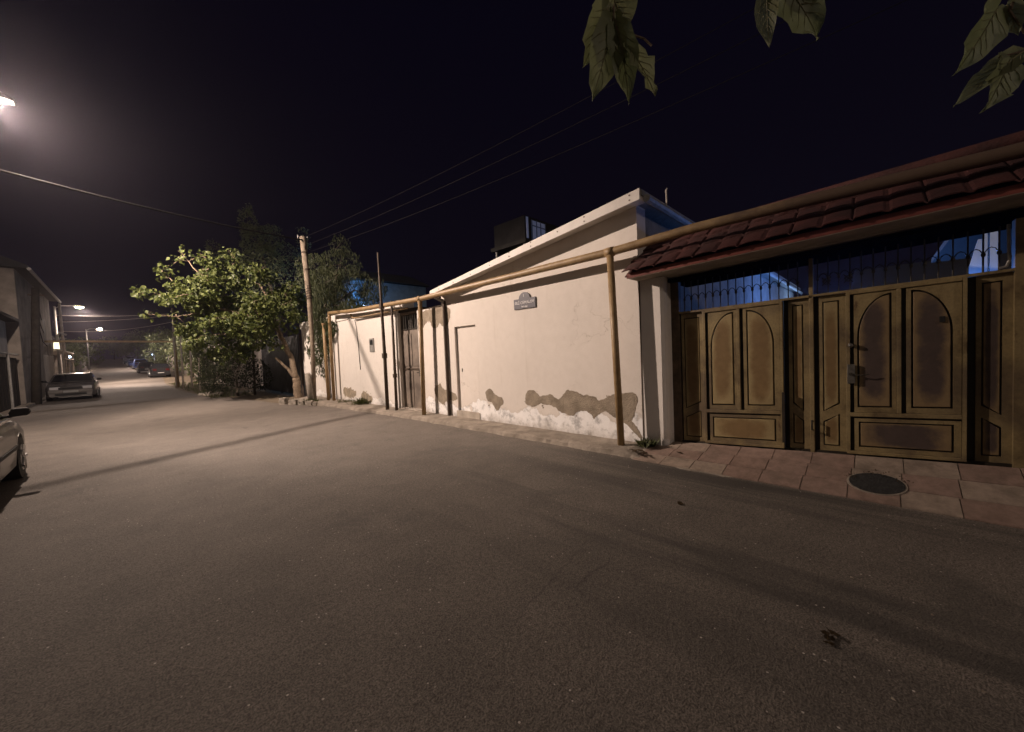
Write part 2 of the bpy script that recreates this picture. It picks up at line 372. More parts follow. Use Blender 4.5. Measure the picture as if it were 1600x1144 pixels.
# ------------------------------------------------------------------ terrain
def gz(y):
    if y < 35: return 0.0
    if y < 65: return .00062 * (y - 35) ** 2
    return .558 + .0372 * (y - 65) if y < 170 else .558 + .0372 * 105
ys = [-300, -100, -40, -20] + [i * 1.0 for i in range(-10, 175, 2)] + [200, 400, 700]
xs = [-500, -200, -80, -40, -20, -10, -5, -3.2, 0, 3, 5.2, 8, 12, 20, 40, 80, 200, 500]
b = MB(); nx = len(xs)
b.add([(x, y, gz(y) - (.03 if -6 < x < 6 else .01)) for y in ys for x in xs],
      [(j * nx + i, j * nx + i + 1, (j + 1) * nx + i + 1, (j + 1) * nx + i) for j in range(len(ys) - 1) for i in range(nx - 1)])
tag(b.build('ground', dirt_m, smooth=True), 'dry brown dirt ground under and around the street', 'ground', kind='structure')
def lerp_tab(tab, y):
    for (y0, a), (y1, c) in zip(tab, tab[1:]):
        if y <= y1: return a + (c - a) * max(0, (y - y0)) / (y1 - y0)
    return tab[-1][1]
RR = [(-60, 4.97), (9, 4.97), (13, 4.75), (16.3, 4.0), (19, 3.75), (22, 3.3), (26, 2.7), (32, 2.5), (45, 2.6), (60, 3.3), (100, 2.9), (170, 1.6)]
RL = [(-60, -3.0), (40, -2.95), (60, -3.2), (170, -3.0)]
yy = [-60, -30] + [-12 + i * .5 for i in range(0, 100)] + [38 + 2 * i for i in range(66)]
b = MB(); nr = 13; vs = []
for y in yy:
    l = lerp_tab(RL, y); r = lerp_tab(RR, y) + .05 * noise.noise(Vector((y * 1.3, 2, 0))) + (.10 * noise.noise(Vector((y * .7, 8, 0))) if y > 12 else 0)
    for i in range(nr): vs.append((l + (r - l) * i / (nr - 1), y, gz(y)))
b.add(vs, [(j * nr + i, j * nr + i + 1, (j + 1) * nr + i + 1, (j + 1) * nr + i) for j in range(len(yy) - 1) for i in range(nr - 1)])
tag(b.build('road', asphalt, smooth=True), 'grey worn asphalt street running away to the left', 'road', kind='structure')
# raised rough concrete pavement in front of the white walls
b = MB(); prev = None; n = 0
ypts = [2.35 + i * .09 for i in range(int((17.2 - 2.35) / .09))]
vs = []
for y in ypts:
    e = 4.97 if y < 9 else lerp_tab([(9, 4.97), (13, 4.76), (15.2, 4.55), (17.2, 4.45)], y)
    e += .05 * noise.noise(Vector((y * 2.1, 0, 0))) + .03 * noise.noise(Vector((y * 9, 4, 0)))
    h = .085 + .015 * noise.noise(Vector((y * 3, 9, 0)))
    if y < 2.6: h *= max(.1, (y - 2.33) / .27)
    if y > 16: h *= max(.15, (17.3 - y) / 1.3)
    vs += [(e - .03, y, -.02), (e, y, h * .75), (e + .05, y, h), (e + .3, y, h + .012 * noise.noise(Vector((y * 4, 1, 0)))), (5.62, y, .10 if y > 2.6 else .09)]
b.add(vs, [(j * 5 + i, j * 5 + i + 1, (j + 1) * 5 + i + 1, (j + 1) * 5 + i) for j in range(len(ypts) - 1) for i in range(4)])
tag(b.build('sidewalk', conc, smooth=False), 'narrow broken concrete pavement along the foot of the white walls', 'pavement', kind='structure')
# sloping apron in front of the gate
AS = .058
def az(x, y): t = max(0, min(1, (x - 4.93) / .77)); return .006 + t * (.128 + AS * max(-.5, min(4, 2.17 - y)))
b = MB(); vs = []; ya = [2.5 - .1 * i for i in range(95)]
for y in ya:
    e = 4.93 + .03 * noise.noise(Vector((y * 3, 5, 0))) + (.06 * noise.noise(Vector((y * 1.7, 3, 0))) if y < .3 else 0)
    if 1.2 < y < 1.9: e -= .05
    vs += [(e - .05, y, -.02)] + [(e + (6.6 - e) * k / 8, y, az(e + (6.6 - e) * k / 8, y) - .004) for k in range(9)]
b.add(vs, [(j * 10 + i, j * 10 + i + 1, (j + 1) * 10 + i + 1, (j + 1) * 10 + i) for j in range(len(ya) - 1) for i in range(9)])
tag(b.build('apron', conc, smooth=True), 'cracked concrete apron sloping up to the metal gate', 'pavement', kind='structure')
b = MB(); rt = random.Random(3)
for i in range(16):
    y1 = 2.46 - i * .375; 
    for k in range(3):
        x0 = 4.91 + k * .262; g = .004
        a, c = x0 + g, x0 + .262 - g; p, q = y1 - .375 + g, y1 - g
        s = -.02 * k  # joints lean a little
        dz = .006 + rt.uniform(-.002, .002)
        vs = [(a, p + s, az(a, p) + dz), (c, p + s, az(c, p) + dz), (c, q + s, az(c, q) + dz), (a, q + s, az(a, q) + dz)]
        b.add(vs + [(v[0], v[1], v[2] - .012) for v in vs], [(0, 1, 2, 3), (0, 4, 5, 1), (1, 5, 6, 2), (2, 6, 7, 3), (3, 7, 4, 0)])
me = bpy.data.meshes.new('tiles'); me.from_pydata(b.v, [], b.f); me.materials.append(paving)
to = bpy.data.objects.new('paving_tiles', me); COL.objects.link(to)
tag(to, 'pink and beige square paving tiles in front of the metal gate', 'paving', kind='structure')
b = MB(); vs = []
yl = [-20 + i * 1.0 for i in range(130)]
for y in yl: vs += [(-2.98 + .03 * noise.noise(Vector((y, 0, 3))), y, gz(y) - .02), (-3.0, y, gz(y) + .09), (-3.35, y, gz(y) + .10), (-3.9, y, gz(y) + .10)]
b.add(vs, [(j * 4 + i, j * 4 + i + 1, (j + 1) * 4 + i + 1, (j + 1) * 4 + i) for j in range(len(yl) - 1) for i in range(3)])
tag(b.build('pavement', conc), 'narrow kerbed pavement on the left side of the street', 'pavement', kind='structure')

# ------------------------------------------------------------------ white house
WX = 5.5
def roofz(y): return 3.03 + (7.66 - y) * .1235     # underside line of the verge
house = empty('white_house', (WX, 5.5, 0), 'cream plastered house with a sloping lean-to roof and damp stains beside the gate', 'house')
b = MB()
b.prism([(2.58, 0), (6.40, 0), (6.40, 2.22), (7.15, 2.22), (7.15, 0), (8.72, 0), (8.72, 2.77), (7.62, 2.80), (7.60, roofz(7.6) + .02), (2.58, roofz(2.58) + .06)], WX, WX + .3)
b.box(WX + .055, WX + .29, 6.40, 7.15, 0, 2.22)
b.build('wall', wall_cream, house)
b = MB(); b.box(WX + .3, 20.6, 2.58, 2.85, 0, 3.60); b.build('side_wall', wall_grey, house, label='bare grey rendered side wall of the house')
b = MB(); b.box(WX - .012, WX + .05, 6.36, 7.2, .09, .24); b.build('threshold', conc_l, house)
b = MB(); b.box(WX + .045, WX + .06, 6.98, 7.0, 1.16, 1.24); b.build('handle', iron, house)
# roof slab + verge board
b = MB()
b.prism([(2.38, roofz(2.38) + .05), (7.70, roofz(7.70) + .05), (7.70, roofz(7.70) + .11), (2.38, roofz(2.38) + .13)], 5.26, 21.0)
b.build('roof', galv, house)
b = MB(); b.prism([(2.40, roofz(2.40) - .01), (7.68, roofz(7.68) - .005), (7.68, roofz(7.68) + .085), (2.40, roofz(2.40) + .145)], 5.225, 5.258)
fas = b.build('fascia', trimm, house)
for y in (2.55, 3.32, 3.85, 4.45, 5.0, 5.55, 6.15, 6.75, 7.3):
    for dz in ((.035, .105) if y not in (3.85,) else (.07,)):
        b = MB(); b.disc((5.223, y, roofz(y) + dz), (1, 0, 0), .011, .008, 8); b.build('screw', screwm, fas)
b = MB(); b.box(5.28, 5.5, 2.42, 7.6, 0, .02); 
b = MB(); b.prism([(2.40, roofz(2.40) + .03), (7.66, roofz(7.66) + .03), (7.66, roofz(7.66) + .048), (2.40, roofz(2.40) + .048)], 5.26, 5.52); b.build('soffit', trimm, house)
b = MB(); b.tube([(5.3, 2.33, roofz(2.4) + .0), (20.9, 2.33, roofz(2.4) - .1)], .055, 8); b.build('gutter', galv, house)
b = MB(); b.tube([(6.05, 2.36, 3.66), (6.06, 2.34, 3.83), (6.02, 2.33, 3.98), (6.06, 2.33, 4.02)], .012, 6); b.build('wire_bracket', cable_l, house)
# corner pier that carries the gate roof
b = MB(); b.prism([(WX + .004, 2.56), (WX + .004, 2.26), (WX + .03, 2.215), (WX + .07, 2.195), (6.02, 2.195), (6.02, 2.56)], 0, 2.60, 'z')
b.build('corner_pier', wall_pale, house)
b = MB(); b.box(WX - .003, WX + .004, 2.560, 2.576, .1, 2.57); b.build('joint_crack', dark_pipe, house)
PATCH = [
 [(4.98, .75), (4.87, .82), (4.71, .81), (4.6, .70), (4.36, .77), (4.23, .70), (4.12, .68), (4.03, .83), (3.85, .87), (3.68, .79), (3.48, .79), (3.32, .71), (3.16, .76), (3.03, .85), (2.88, .85), (2.74, .89), (2.65, .85), (2.65, .73), (2.71, .50), (2.78, .42), (2.68, .36), (2.62, .25), (2.585, .15), (2.68, .19), (2.86, .39), (2.96, .42), (3.05, .43), (3.13, .52), (3.26, .53), (3.43, .40), (3.54, .51), (3.74, .51), (3.9, .37), (4.0, .43), (4.16, .44), (4.29, .56), (4.6, .58), (4.82, .48), (4.98, .54)],
 [(6.15, .75), (5.97, .82), (5.87, .68), (5.65, .64), (5.58, .52), (5.73, .43), (5.80, .30), (5.95, .5), (6.14, .54)],
 [(8.14, .75), (7.81, .89), (7.73, .71), (7.2, .67), (7.17, .44), (7.6, .48), (7.75, .30), (8.0, .48)],
 [(8.70, 2.72), (7.64, 2.765), (7.29, 2.70), (7.26, 2.47), (7.45, 2.24), (7.61, 2.25), (7.7, 2.4), (7.84, 2.25), (8.04, 2.25), (8.16, 2.49), (8.5, 2.3), (8.60, 2.11), (8.70, 2.16)]]
def patch(poly, x, par, m=damp, seed=0, amp=.028):
    pts = []
    for _ in range(2):
        q_ = []
        for p0, p1 in zip(poly, poly[1:] + poly[:1]):
            p0, p1 = Vector(p0), Vector(p1); q_ += [tuple(p0 * .75 + p1 * .25), tuple(p0 * .25 + p1 * .75)]
        poly = q_
    n = len(poly)
    for i in range(n):
        a, c = Vector(poly[i]), Vector(poly[(i + 1) % n]); k = max(1, int((c - a).length / .02))
        for j in range(k):
            p = a.lerp(c, j / k); q = Vector((p.x * 11, p.y * 11, seed))
            pts.append((p.x + amp * (noise.noise(q) + .55 * noise.noise(q * 3.1) + .3 * noise.noise(q * 8)), p.y + amp * (noise.noise(q + Vector((9, 4, 2))) + .55 * noise.noise(q * 2.7) + .3 * noise.noise(q * 7))))
    b = MB(); b.prism(pts, x - .0035, x + .002)
    rk = random.Random(int(seed * 10) + 1)
    for _ in range(int(len(pts) / 14)):
        p = rk.choice(pts); r_ = rk.uniform(.006, .028); o_ = (p[0] + rk.gauss(0, .05), p[1] + rk.gauss(0, .035))
        b.prism([(o_[0] + r_ * rk.uniform(.6, 1.5) * math.cos(a), o_[1] + r_ * rk.uniform(.5, 1.1) * math.sin(a)) for a in [math.pi * 2 * k / 8 for k in range(8)]], x - .003, x + .002)
    return b.build('damp_patch', m, par)
for i, p in enumerate(PATCH): patch(p, WX, house, seed=i * 3.3)
b = MB(); pp = [(5.80, .80), (5.86, .93), (5.93, .97), (5.98, .90), (5.96, .78), (5.90, .70), (5.83, .72)]
b.prism(pp, 2.192, 2.197, 'y'); b.build('damp_patch', damp, house)
# black rainwater pipe
b = MB(); b.tube([(5.62, 7.52, 2.93), (5.50, 7.47, 2.84), (5.455, 7.46, 2.74), (5.455, 7.46, .10)], .036, 10)
rp = b.build('rainwater_pipe', dark_pipe, house)
b = MB(); b.tube([(5.30, 7.66, 3.0), (5.44, 7.55, 2.90), (5.5, 7.5, 2.86)], .045, 8); b.build('outlet', galv, rp)

# ------------------------------------------------------------------ doorway between the walls
dw = empty('entrance_door', (WX + .1, 9.25, .1), 'weathered grey metal street door with a barred fanlight between the two white walls', 'door')
b = MB(); b.box(WX + .14, WX + .18, 8.76, 9.72, .12, 2.30); dl = b.build('door_leaf', door_m, dw)
b = MB()
b.box(WX + .125, WX + .139, 8.80, 9.24, 1.30, 2.20); b.box(WX + .125, WX + .139, 9.28, 9.68, 1.30, 2.20)
b.box(WX + .125, WX + .139, 8.80, 9.24, .2, 1.16); b.box(WX + .125, WX + .139, 9.28, 9.68, .2, 1.16); b.build('panel', door_m, dl)
b = MB(); b.box(WX + .11, WX + .138, 8.74, 9.74, 1.20, 1.24); b.build('crossbar', dark_pipe, dl)
b = MB(); b.box(WX + .10, WX + .122, 8.86, 8.92, 1.02, 1.20); b.tube([(WX + .09, 8.89, 1.12), (WX + .07, 8.98, 1.12)], .012, 6); b.build('handle', iron, dl)
b = MB()
for i in range(9): y = 8.80 + i * .113; b.tube([(WX + .12, y, 2.33), (WX + .12, y + .03, 2.5), (WX + .12, y, 2.72)], .010, 6)
b.tube([(WX + .12, 8.75, 2.33), (WX + .12, 9.73, 2.33)], .014, 6); b.build('grille', iron, dw)
b = MB(); b.box(WX + .25, WX + .28, 8.74, 9.74, 2.30, 2.8); b.build('fanlight_back', dark_m, dw)
b = MB(); b.box(WX + .10, WX + .24, 8.724, 8.755, .1, 2.78); b.box(WX + .10, WX + .24, 9.725, 9.756, .1, 2.78); b.box(WX + .08, WX + .26, 8.756, 9.724, 2.74, 2.80); b.build('frame', door_m, dw)
b = MB(); b.box(WX + .05, 7.2, 8.73, 9.75, 2.805, 2.88); b.build('lintel', dark_m, dw)
b = MB(); b.box(WX - .02, WX + .2, 8.73, 9.75, .085, .118); b.build('threshold', conc_l, dw)

# ------------------------------------------------------------------ boundary wall, far part
bw = empty('boundary_wall', (WX, 13, 0), 'pale plastered boundary wall with stained foot, left of the entrance door', 'wall')
b = MB(); b.prism([(9.76, 0), (17.9, 0), (17.9, 2.92), (9.76, 2.92)], WX, WX + .25); b.build('wall_face', wall_pale, bw)
b = MB(); b.prism([(9.40, 2.925), (17.95, 2.925), (17.95, 3.20), (9.40, 3.13)], WX - .03, WX + .35); b.build('parapet', wall_pale, bw)
stain = mat('foot_stain', (.34, .285, .21), .95, .4, 8, .4, 40)
patch([(13.88, .43), (13.66, .61), (13.4, .50), (13.14, .58), (13.02, .47), (12.77, .51), (12.73, .32), (13.05, .20), (13.71, .22)], WX, bw, stain, 21, .05)
patch([(12.35, .45), (12.06, .49), (11.84, .39), (11.52, .31), (11.6, .15), (11.88, .12), (12.22, .12), (12.37, .29)], WX, bw, stain, 27, .05)
mb_ = empty('meter_plate', (WX, 11.35, 1.95), 'small grey plate fixed high on the pale boundary wall', 'plate')
b = MB(); b.box(WX - .03, WX - .001, 11.22, 11.50, 1.76, 2.18); b.build('cover', galv, mb_, bevel=.006)
b = MB(); b.box(WX - .036, WX - .0305, 11.27, 11.45, 1.98, 2.13); b.build('window', glass_w, mb_)
wc = MB(); wc.tube([(5.46, 12.42, 2.86), (5.485, 12.40, 2.6), (5.488, 12.33, 2.0), (5.488, 12.28, 1.2)], .010, 5)
tag(wc.build('wall_cable', cable_m), 'thin dark cable hanging down the pale boundary wall', 'cable')

# ------------------------------------------------------------------ street sign
sg = empty('street_sign', (WX, 4.885, 2.4), 'slate blue enamel street name plate with arched top on the cream wall', 'sign')
arc = [(4.885 + .145 * math.cos(a), 2.60 + .125 * math.sin(a)) for a in [math.pi * i / 14 for i in range(15)]]
b = MB(); b.prism([(5.165, 2.41), (5.165, 2.605)] + list(reversed(arc)) + [(4.61, 2.605), (4.61, 2.41)], WX - .022, WX - .004); b.build('plate', sign_m, sg)
def text_mesh(name, s, size, par, M, m, align='CENTER'):
    c = bpy.data.curves.new(name, 'FONT'); c.body = s; c.size = size; c.align_x = align; c.align_y = 'CENTER'; c.extrude = .0012; c.offset = .001
    t = bpy.data.objects.new(name, c); COL.objects.link(t)
    dg = bpy.context.evaluated_depsgraph_get(); me = bpy.data.meshes.new_from_object(t.evaluated_get(dg)); bpy.data.objects.remove(t)
    me.transform(M); me.materials.clear(); me.materials.append(m)
    o = bpy.data.objects.new(name, me); COL.objects.link(o); o.parent = par; return o
def signM(y, z): return Matrix(((0, 0, -1, -.0245), (-1, 0, 0, y - 4.885), (0, 1, 0, z - 2.4), (0, 0, 0, 1)))
text_mesh('lettering', '\u018fL\u0130 C\u018fMALOV', .074, sg, signM(4.885, 2.525), sign_w)
text_mesh('lettering', 'k\u00fc\u00e7\u0259si', .058, sg, signM(4.885, 2.448), sign_w)
text_mesh('lettering', '1', .075, sg, signM(4.90, 2.655), sign_w)

# ------------------------------------------------------------------ gas pipes
gp = empty('gas_pipe', (5.25, 6, 0), 'long ochre painted gas pipe on posts running above the pavement along the walls', 'pipe')
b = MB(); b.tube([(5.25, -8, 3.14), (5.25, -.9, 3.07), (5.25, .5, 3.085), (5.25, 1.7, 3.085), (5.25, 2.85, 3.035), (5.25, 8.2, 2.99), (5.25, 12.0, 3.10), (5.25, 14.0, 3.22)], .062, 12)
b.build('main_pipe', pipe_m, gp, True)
b = MB(); b.tube([(5.25, 2.90, 2.985), (5.25, 2.815, .08)], .055, 12); b.build('post', pipe_m, gp, True)
b = MB(); b.tube([(5.25, 8.16, 2.94), (5.25, 8.24, .08)], .055, 12); b.build('post', pipe_m, gp, True)
b = MB(); b.tube([(5.25, 14.0, 3.27), (5.25, 14.02, 3.05), (5.25, 14.05, .05)], .055, 12); b.build('post', pipe_m, gp, True)
for y, z in ((2.9, 3.035), (8.16, 2.995)):
    b = MB(); b.tube([(5.25, y - .07, z), (5.25, y + .07, z)], .070, 12); b.build('clamp', pipe_m, gp, True)
b = MB(); b.tube([(5.40, 9.0, 2.86), (5.40, 12.4, 2.90), (5.40, 12.5, 2.98), (5.36, 12.5, 3.05)], .024, 8); b.build('branch_pipe', pipe_m, gp, True)
def pole(name, pts, rs, m, label, cat, group=None):
    e = empty(name, pts[0], label, cat, group); b = MB(); b.tube(pts, rs, 10); b.build('shaft', m, e, True); return e
p1 = pole('steel_post', [(5.2, 10.03, .07), (5.2, 10.02, 1.6), (5.18, 10.0, 3.0), (5.15, 9.98, 4.5)], [.052, .048, .038, .026], dark_pipe, 'tall thin dark steel post rising above the pale boundary wall', 'post')
for z in (2.94, 1.55):
    b = MB(); b.tube([(5.19, 10.01, z), (5.19, 10.01, z + .14)], .073, 10); b.build('collar', dark_pipe, p1)
p2 = pole('steel_post', [(5.28, 9.66, .07), (5.28, 9.64, 1.4), (5.28, 9.62, 3.12)], [.042, .038, .030], dark_pipe, 'shorter thin post just right of the tall one, beside the door', 'post')
b = MB(); b.tube([(5.28, 9.65, 1.0), (5.28, 9.65, 1.1)], .06, 10); b.build('collar', dark_pipe, p2)
p3 = pole('pipe_post', [(5.2, 14.42, .05), (5.19, 14.42, 1.6), (5.18, 14.4, 2.85)], [.06, .058, .055], pipe_m, 'leaning pale post standing at the shaded end of the boundary wall', 'post')
b = MB(); b.tube([(5.18, 14.4, 2.82), (5.18, 14.4, 2.9)], .075, 10); b.build('cap', pipe_m, p3)

# ------------------------------------------------------------------ gate and its roof
GY = 2.10
def shear(p): return (p[0] - GD, p[1], p[2] + (.060 - .0133 * p[2]) * (GY - p[1]))
GD = .225
gate = empty('metal_gate', (5.75, .6, 0), 'wide ochre metal double gate with arched panels and a barred top', 'gate')
def Y(u): return GY - u
def arch(u0, u1, z0, zs, zt, rise_right):
    """panel outline (y,z): quarter arch rising to one side"""
    pts = [(Y(u0), z0), (Y(u1), z0)]
    N = 14
    if rise_right:
        pts.append((Y(u1), zt))
        for i in range(N + 1):
            a = math.pi / 2 * i / N
            pts.append((Y(u1 - (u1 - u0) * math.sin(a)), zs + (zt - zs) * math.cos(a)))
    else:
        for i in range(N + 1):
            a = math.pi / 2 * i / N
            pts.append((Y(u0 + (u1 - u0) * math.cos(a)), zs + (zt - zs) * math.sin(a)))
        # ends at (u0, zt)
    out = []
    for p in pts:
        if not out or (abs(p[0] - out[-1][0]) + abs(p[1] - out[-1][1])) > 1e-4: out.append(p)
    if abs(out[0][0] - out[-1][0]) + abs(out[0][1] - out[-1][1]) < 1e-4: out.pop()
    return out
def rect(u0, u1, z0, z1): return [(Y(u0), z0), (Y(u1), z0), (Y(u1), z1), (Y(u0), z1)]
def framed(u0, u1, z0, z1, hu0, hu1, hz0, hz1, kind, xb, th, fb, leaf, pm, zs=None, gr=.016):
    """field plate u0..u1 x z0..z1 with a hole, and a raised panel in the hole"""
    xf = xb - th
    fb.prism(rect(u0, hu0, z0, z1), xf, xb); fb.prism(rect(hu1, u1, z0, z1), xf, xb)
    if kind in ('R', 'L'):
        fb.prism(rect(hu0, hu1, z0, hz0), xf, xb)
        # spandrel above the arch
        A = arch(hu0, hu1, hz0, zs, hz1, kind == 'R')
        ar = [p for p in A if p[1] >= zs - 1e-6]
        if kind == 'R':
            sp = [(Y(hu1), z1)] + [p for p in ar] + [(Y(hu0), z1)]
        else:
            sp = [(Y(hu1), z1)] + [p for p in ar] + [(Y(hu0), z1)]
        fb.prism(sp, xf, xb)
        pb = MB(); pb.prism(arch(hu0 + gr, hu1 - gr, hz0 + gr, zs, hz1 - gr * 1.4, kind == 'R'), xf + .004, xb + .001); pb.build('panel', pm, leaf, fn=shear, bevel=.005)
    elif kind == 'box':
        fb.prism(rect(hu0, hu1, z0, hz0), xf, xb); fb.prism(rect(hu0, hu1, hz1, z1), xf, xb)
        pb = MB(); pb.prism(rect(hu0 + gr, hu1 - gr, hz0 + gr, hz1 - gr), xf + .004, xb + .001); pb.build('panel', pm, leaf, fn=shear, bevel=.005)
ZB, ZT = .160, 2.030
def wide_leaf(ua, ub, pm, label=None):
    W_ = ub - ua; xb = 5.955; th = .028
    root = MB(); root.prism(rect(ua, ub, ZB, ZT), xb, xb + .05); leaf = root.build('gate_leaf', gate_d, gate, fn=shear, label=label)
    f = MB(); p = MB(); U = lambda t: ua + t * W_
    bar = MB(); xf = xb - .045
    for (a, c, z0, z1) in ((0, .035, ZB, ZT), (.965, 1, ZB, ZT), (.035, .965, ZB, ZB + .035), (.035, .965, .595, .640), (.035, .965, ZT - .03, ZT), (.455, .495, .640, ZT - .03)):
        bar.prism(rect(U(a), U(c), z0, z1), xf, xb)
    bar.build('frame_bar', gate_m, leaf, fn=shear, bevel=.004)
    framed(U(.075), U(.452), .643, ZT - .032, U(.105), U(.415), .70, ZT - .06, 'R', xb, th, f, leaf, pm, zs=1.50)
    framed(U(.535), U(.962), .643, ZT - .032, U(.575), U(.90), .70, ZT - .06, 'L', xb, th, f, leaf, pm, zs=1.50)
    framed(U(.075), U(.962), ZB + .037, .572, U(.115), U(.91), ZB + .08, .535, 'box', xb, th, f, leaf, pm)
    f.build('field', gate_m, leaf, fn=shear)
    return leaf
def narrow_leaf(ua, ub, down_right, gap_left=.05, pm=None):
    xb = 6.01; th = .026; root = MB(); root.prism(rect(ua, ub, ZB, ZT), xb, xb + .04); leaf = root.build('side_leaf', gate_d, gate, fn=shear)
    f = MB(); p = MB(); u0 = ua + gap_left; a = u0 + .035; c = ub - .06; xf = xb - th; gr = .013
    f.prism(rect(u0, a, ZB, ZT), xf, xb); f.prism(rect(c, ub, ZB, ZT), xf, xb); f.prism(rect(a, c, ZT - .07, ZT), xf, xb); f.prism(rect(a, c, ZB, ZB + .06), xf, xb)
    l, r = (.73, .635) if down_right else (.635, .73)
    f.prism([(Y(a), l - .12), (Y(c), r - .12), (Y(c), r), (Y(a), l)], xf, xb)
    p.prism([(Y(a + gr), l + gr), (Y(c - gr), r + gr), (Y(c - gr), ZT - .07 - gr), (Y(a + gr), ZT - .07 - gr)], xf + .003, xb + .001)
    p.build('panel', pm or panel_brown, leaf, fn=shear, bevel=.004); p = MB()
    p.prism([(Y(a + gr), ZB + .06 + gr), (Y(c - gr), ZB + .06 + gr), (Y(c - gr), r - .12 - gr), (Y(a + gr), l - .12 - gr)], xf + .003, xb + .001)
    f.build('field', gate_m, leaf, fn=shear); p.build('panel', pm or panel_brown, leaf, fn=shear, bevel=.004)
    return leaf
narrow_leaf(.02, .35, False, .02)
wide_leaf(.35, 1.275, panel_brown)
narrow_leaf(1.275, 1.53, True)
narrow_leaf(1.57, 1.86, False, .045)
L2 = wide_leaf(1.86, 2.74, panel_dark, 'right wide leaf with a lock and a small dark slot')
narrow_leaf(2.74, 3.02, True, .06, panel_dark)
b = MB(); b.prism(rect(1.53, 1.57, ZB - .04, 2.50), 5.955, 6.02); b.build('centre_post', gate_m, gate, fn=shear, bevel=.004)
b = MB(); b.prism(rect(0.0, 3.02, .02, ZB - .002), 5.97, 6.06); b.build('sill', gate_d, gate, fn=shear)
b = MB(); b.prism(rect(-.10, .02, .0, 2.52), 5.96, 6.05); b.build('jamb', mat('rusty_jamb', (.10, .07, .045), .8, .5, 8), gate, fn=shear)
b = MB(); b.prism(rect(3.02, 3.10, .0, 2.52), 5.93, 6.06); b.build('jamb', gate_m, gate, fn=shear)
b = MB(); b.prism(rect(.02, 1.53, ZT + .002, ZT + .028), 5.94, 6.05); b.prism(rect(1.57, 3.02, ZT + .002, ZT + .028), 5.94, 6.05); b.build('top_rail', gate_m, gate, fn=shear)
# lock, knob, bolts
b = MB(); b.prism(rect(1.87, 1.935, .98, 1.20), 5.885, 5.912); lk = b.build('lock', steel, gate, fn=shear, bevel=.004)
b = MB(); b.disc(shear((5.875, Y(1.90), 1.09)), (1, 0, 0), .016, .02, 12); b.tube([shear((5.878, Y(1.93), 1.08)), shear((5.868, Y(1.98), 1.075)), shear((5.872, Y(2.05), 1.085))], .006, 6); b.build('lock_handle', iron, lk)
b = MB(); b.disc(shear((5.915, Y(1.90), 1.42)), (1, 0, 0), .022, .05, 12); b.sphere(shear((5.885, Y(1.90), 1.42)), .026); b.build('knob', steel, gate, True)
b = MB(); b.prism(rect(1.26, 1.288, .24, .88), 5.885, 5.909); b.build('drop_bolt', gate_d, gate, fn=shear)
b = MB(); b.tube([shear((5.955, Y(1.55), .52)), shear((5.91, Y(1.55), .53)), shear((5.91, Y(1.55), .42)), shear((5.95, Y(1.55), .41))], .010, 6); b.build('pull_handle', iron, gate)
b = MB(); b.prism(rect(2.56, 2.60, 1.60, 1.66), 5.915, 5.9225); b.build('peep_slot', black_m, gate, fn=shear)
# barred top
gr_ = MB(); y = .10; ups = []
n_b = 31
for i in range(n_b):
    u = .09 + i * (2.94 - .09) / (n_b - 1)
    if 1.50 < u < 1.60: continue
    ups.append(u); x = 6.0
    gr_.tube([(x, Y(u), ZT + .02), (x, Y(u), 2.49)], .0065, 6)
    zc = 2.235; gr_.sphere((x, Y(u), zc), .017, 8, 5, (1, 1, 1.5))
for a, c in zip(ups, ups[1:]):
    if c - a < .15:
        m_ = (a + c) / 2; gr_.tube([(6.0, Y(a), 2.24), (6.0, Y(a + (c - a) * .25), 2.285), (6.0, Y(m_), 2.30), (6.0, Y(c - (c - a) * .25), 2.285), (6.0, Y(c), 2.24)], .005, 5)
for um in (1.69, 1.88):
    for s in (-1, 1):
        pts = [(6.0, Y(um + s * .035 * math.cos(a) * (1 - a / 9)), 2.19 + .05 * math.sin(a) * (1 - a / 9)) for a in [i * .45 for i in range(13)]]
        gr_.tube(pts, .006, 5)
    gr_.tube([(6.0, Y(um - .04), 2.15), (6.0, Y(um + .04), 2.25)], .006, 5); gr_.tube([(6.0, Y(um - .04), 2.25), (6.0, Y(um + .04), 2.15)], .006, 5)
gr_.build('top_grille', iron, gate, fn=shear)
b = MB(); b.tube([shear(p) for p in [(5.99, Y(2.99), 2.49), (5.99, Y(2.995), 2.14), (5.99, Y(2.98), 2.09), (5.99, Y(2.94), 2.08)]], .012, 6); b.build('grille_edge', galv, gate)

gr2 = empty('gate_roof', (5.8, .4, 2.6), 'dark red tiled canopy roof over the ochre gate', 'roof')
def sh2(p): return (p[0], p[1], p[2] + .040 * (2.6 - p[1]))
b = MB(); b.prism([(5.17, 2.565), (5.17, 2.60), (6.4, 2.60), (6.4, 2.53), (5.66, 2.53), (5.60, 2.565)], -6.5, 2.575, 'y'); b.build('soffit_slab', soffit_m, gr2, fn=sh2)
b = MB(); b.box(5.62, 6.42, -6.5, 2.19, 2.485, 2.529); b.build('beam', mat('shade_black_beam', (.008, .007, .007), 1.0, .2, spec=0.0), gr2, fn=sh2)  # near-black colour stands in for the deep shade under the canopy
b = MB(); b.prism([(5.20, 2.572), (5.166, 2.572), (5.166, 2.645), (5.20, 2.640)], -6.5, 2.60, 'y'); b.build('red_edge_strip', red_trim, gr2, fn=sh2)
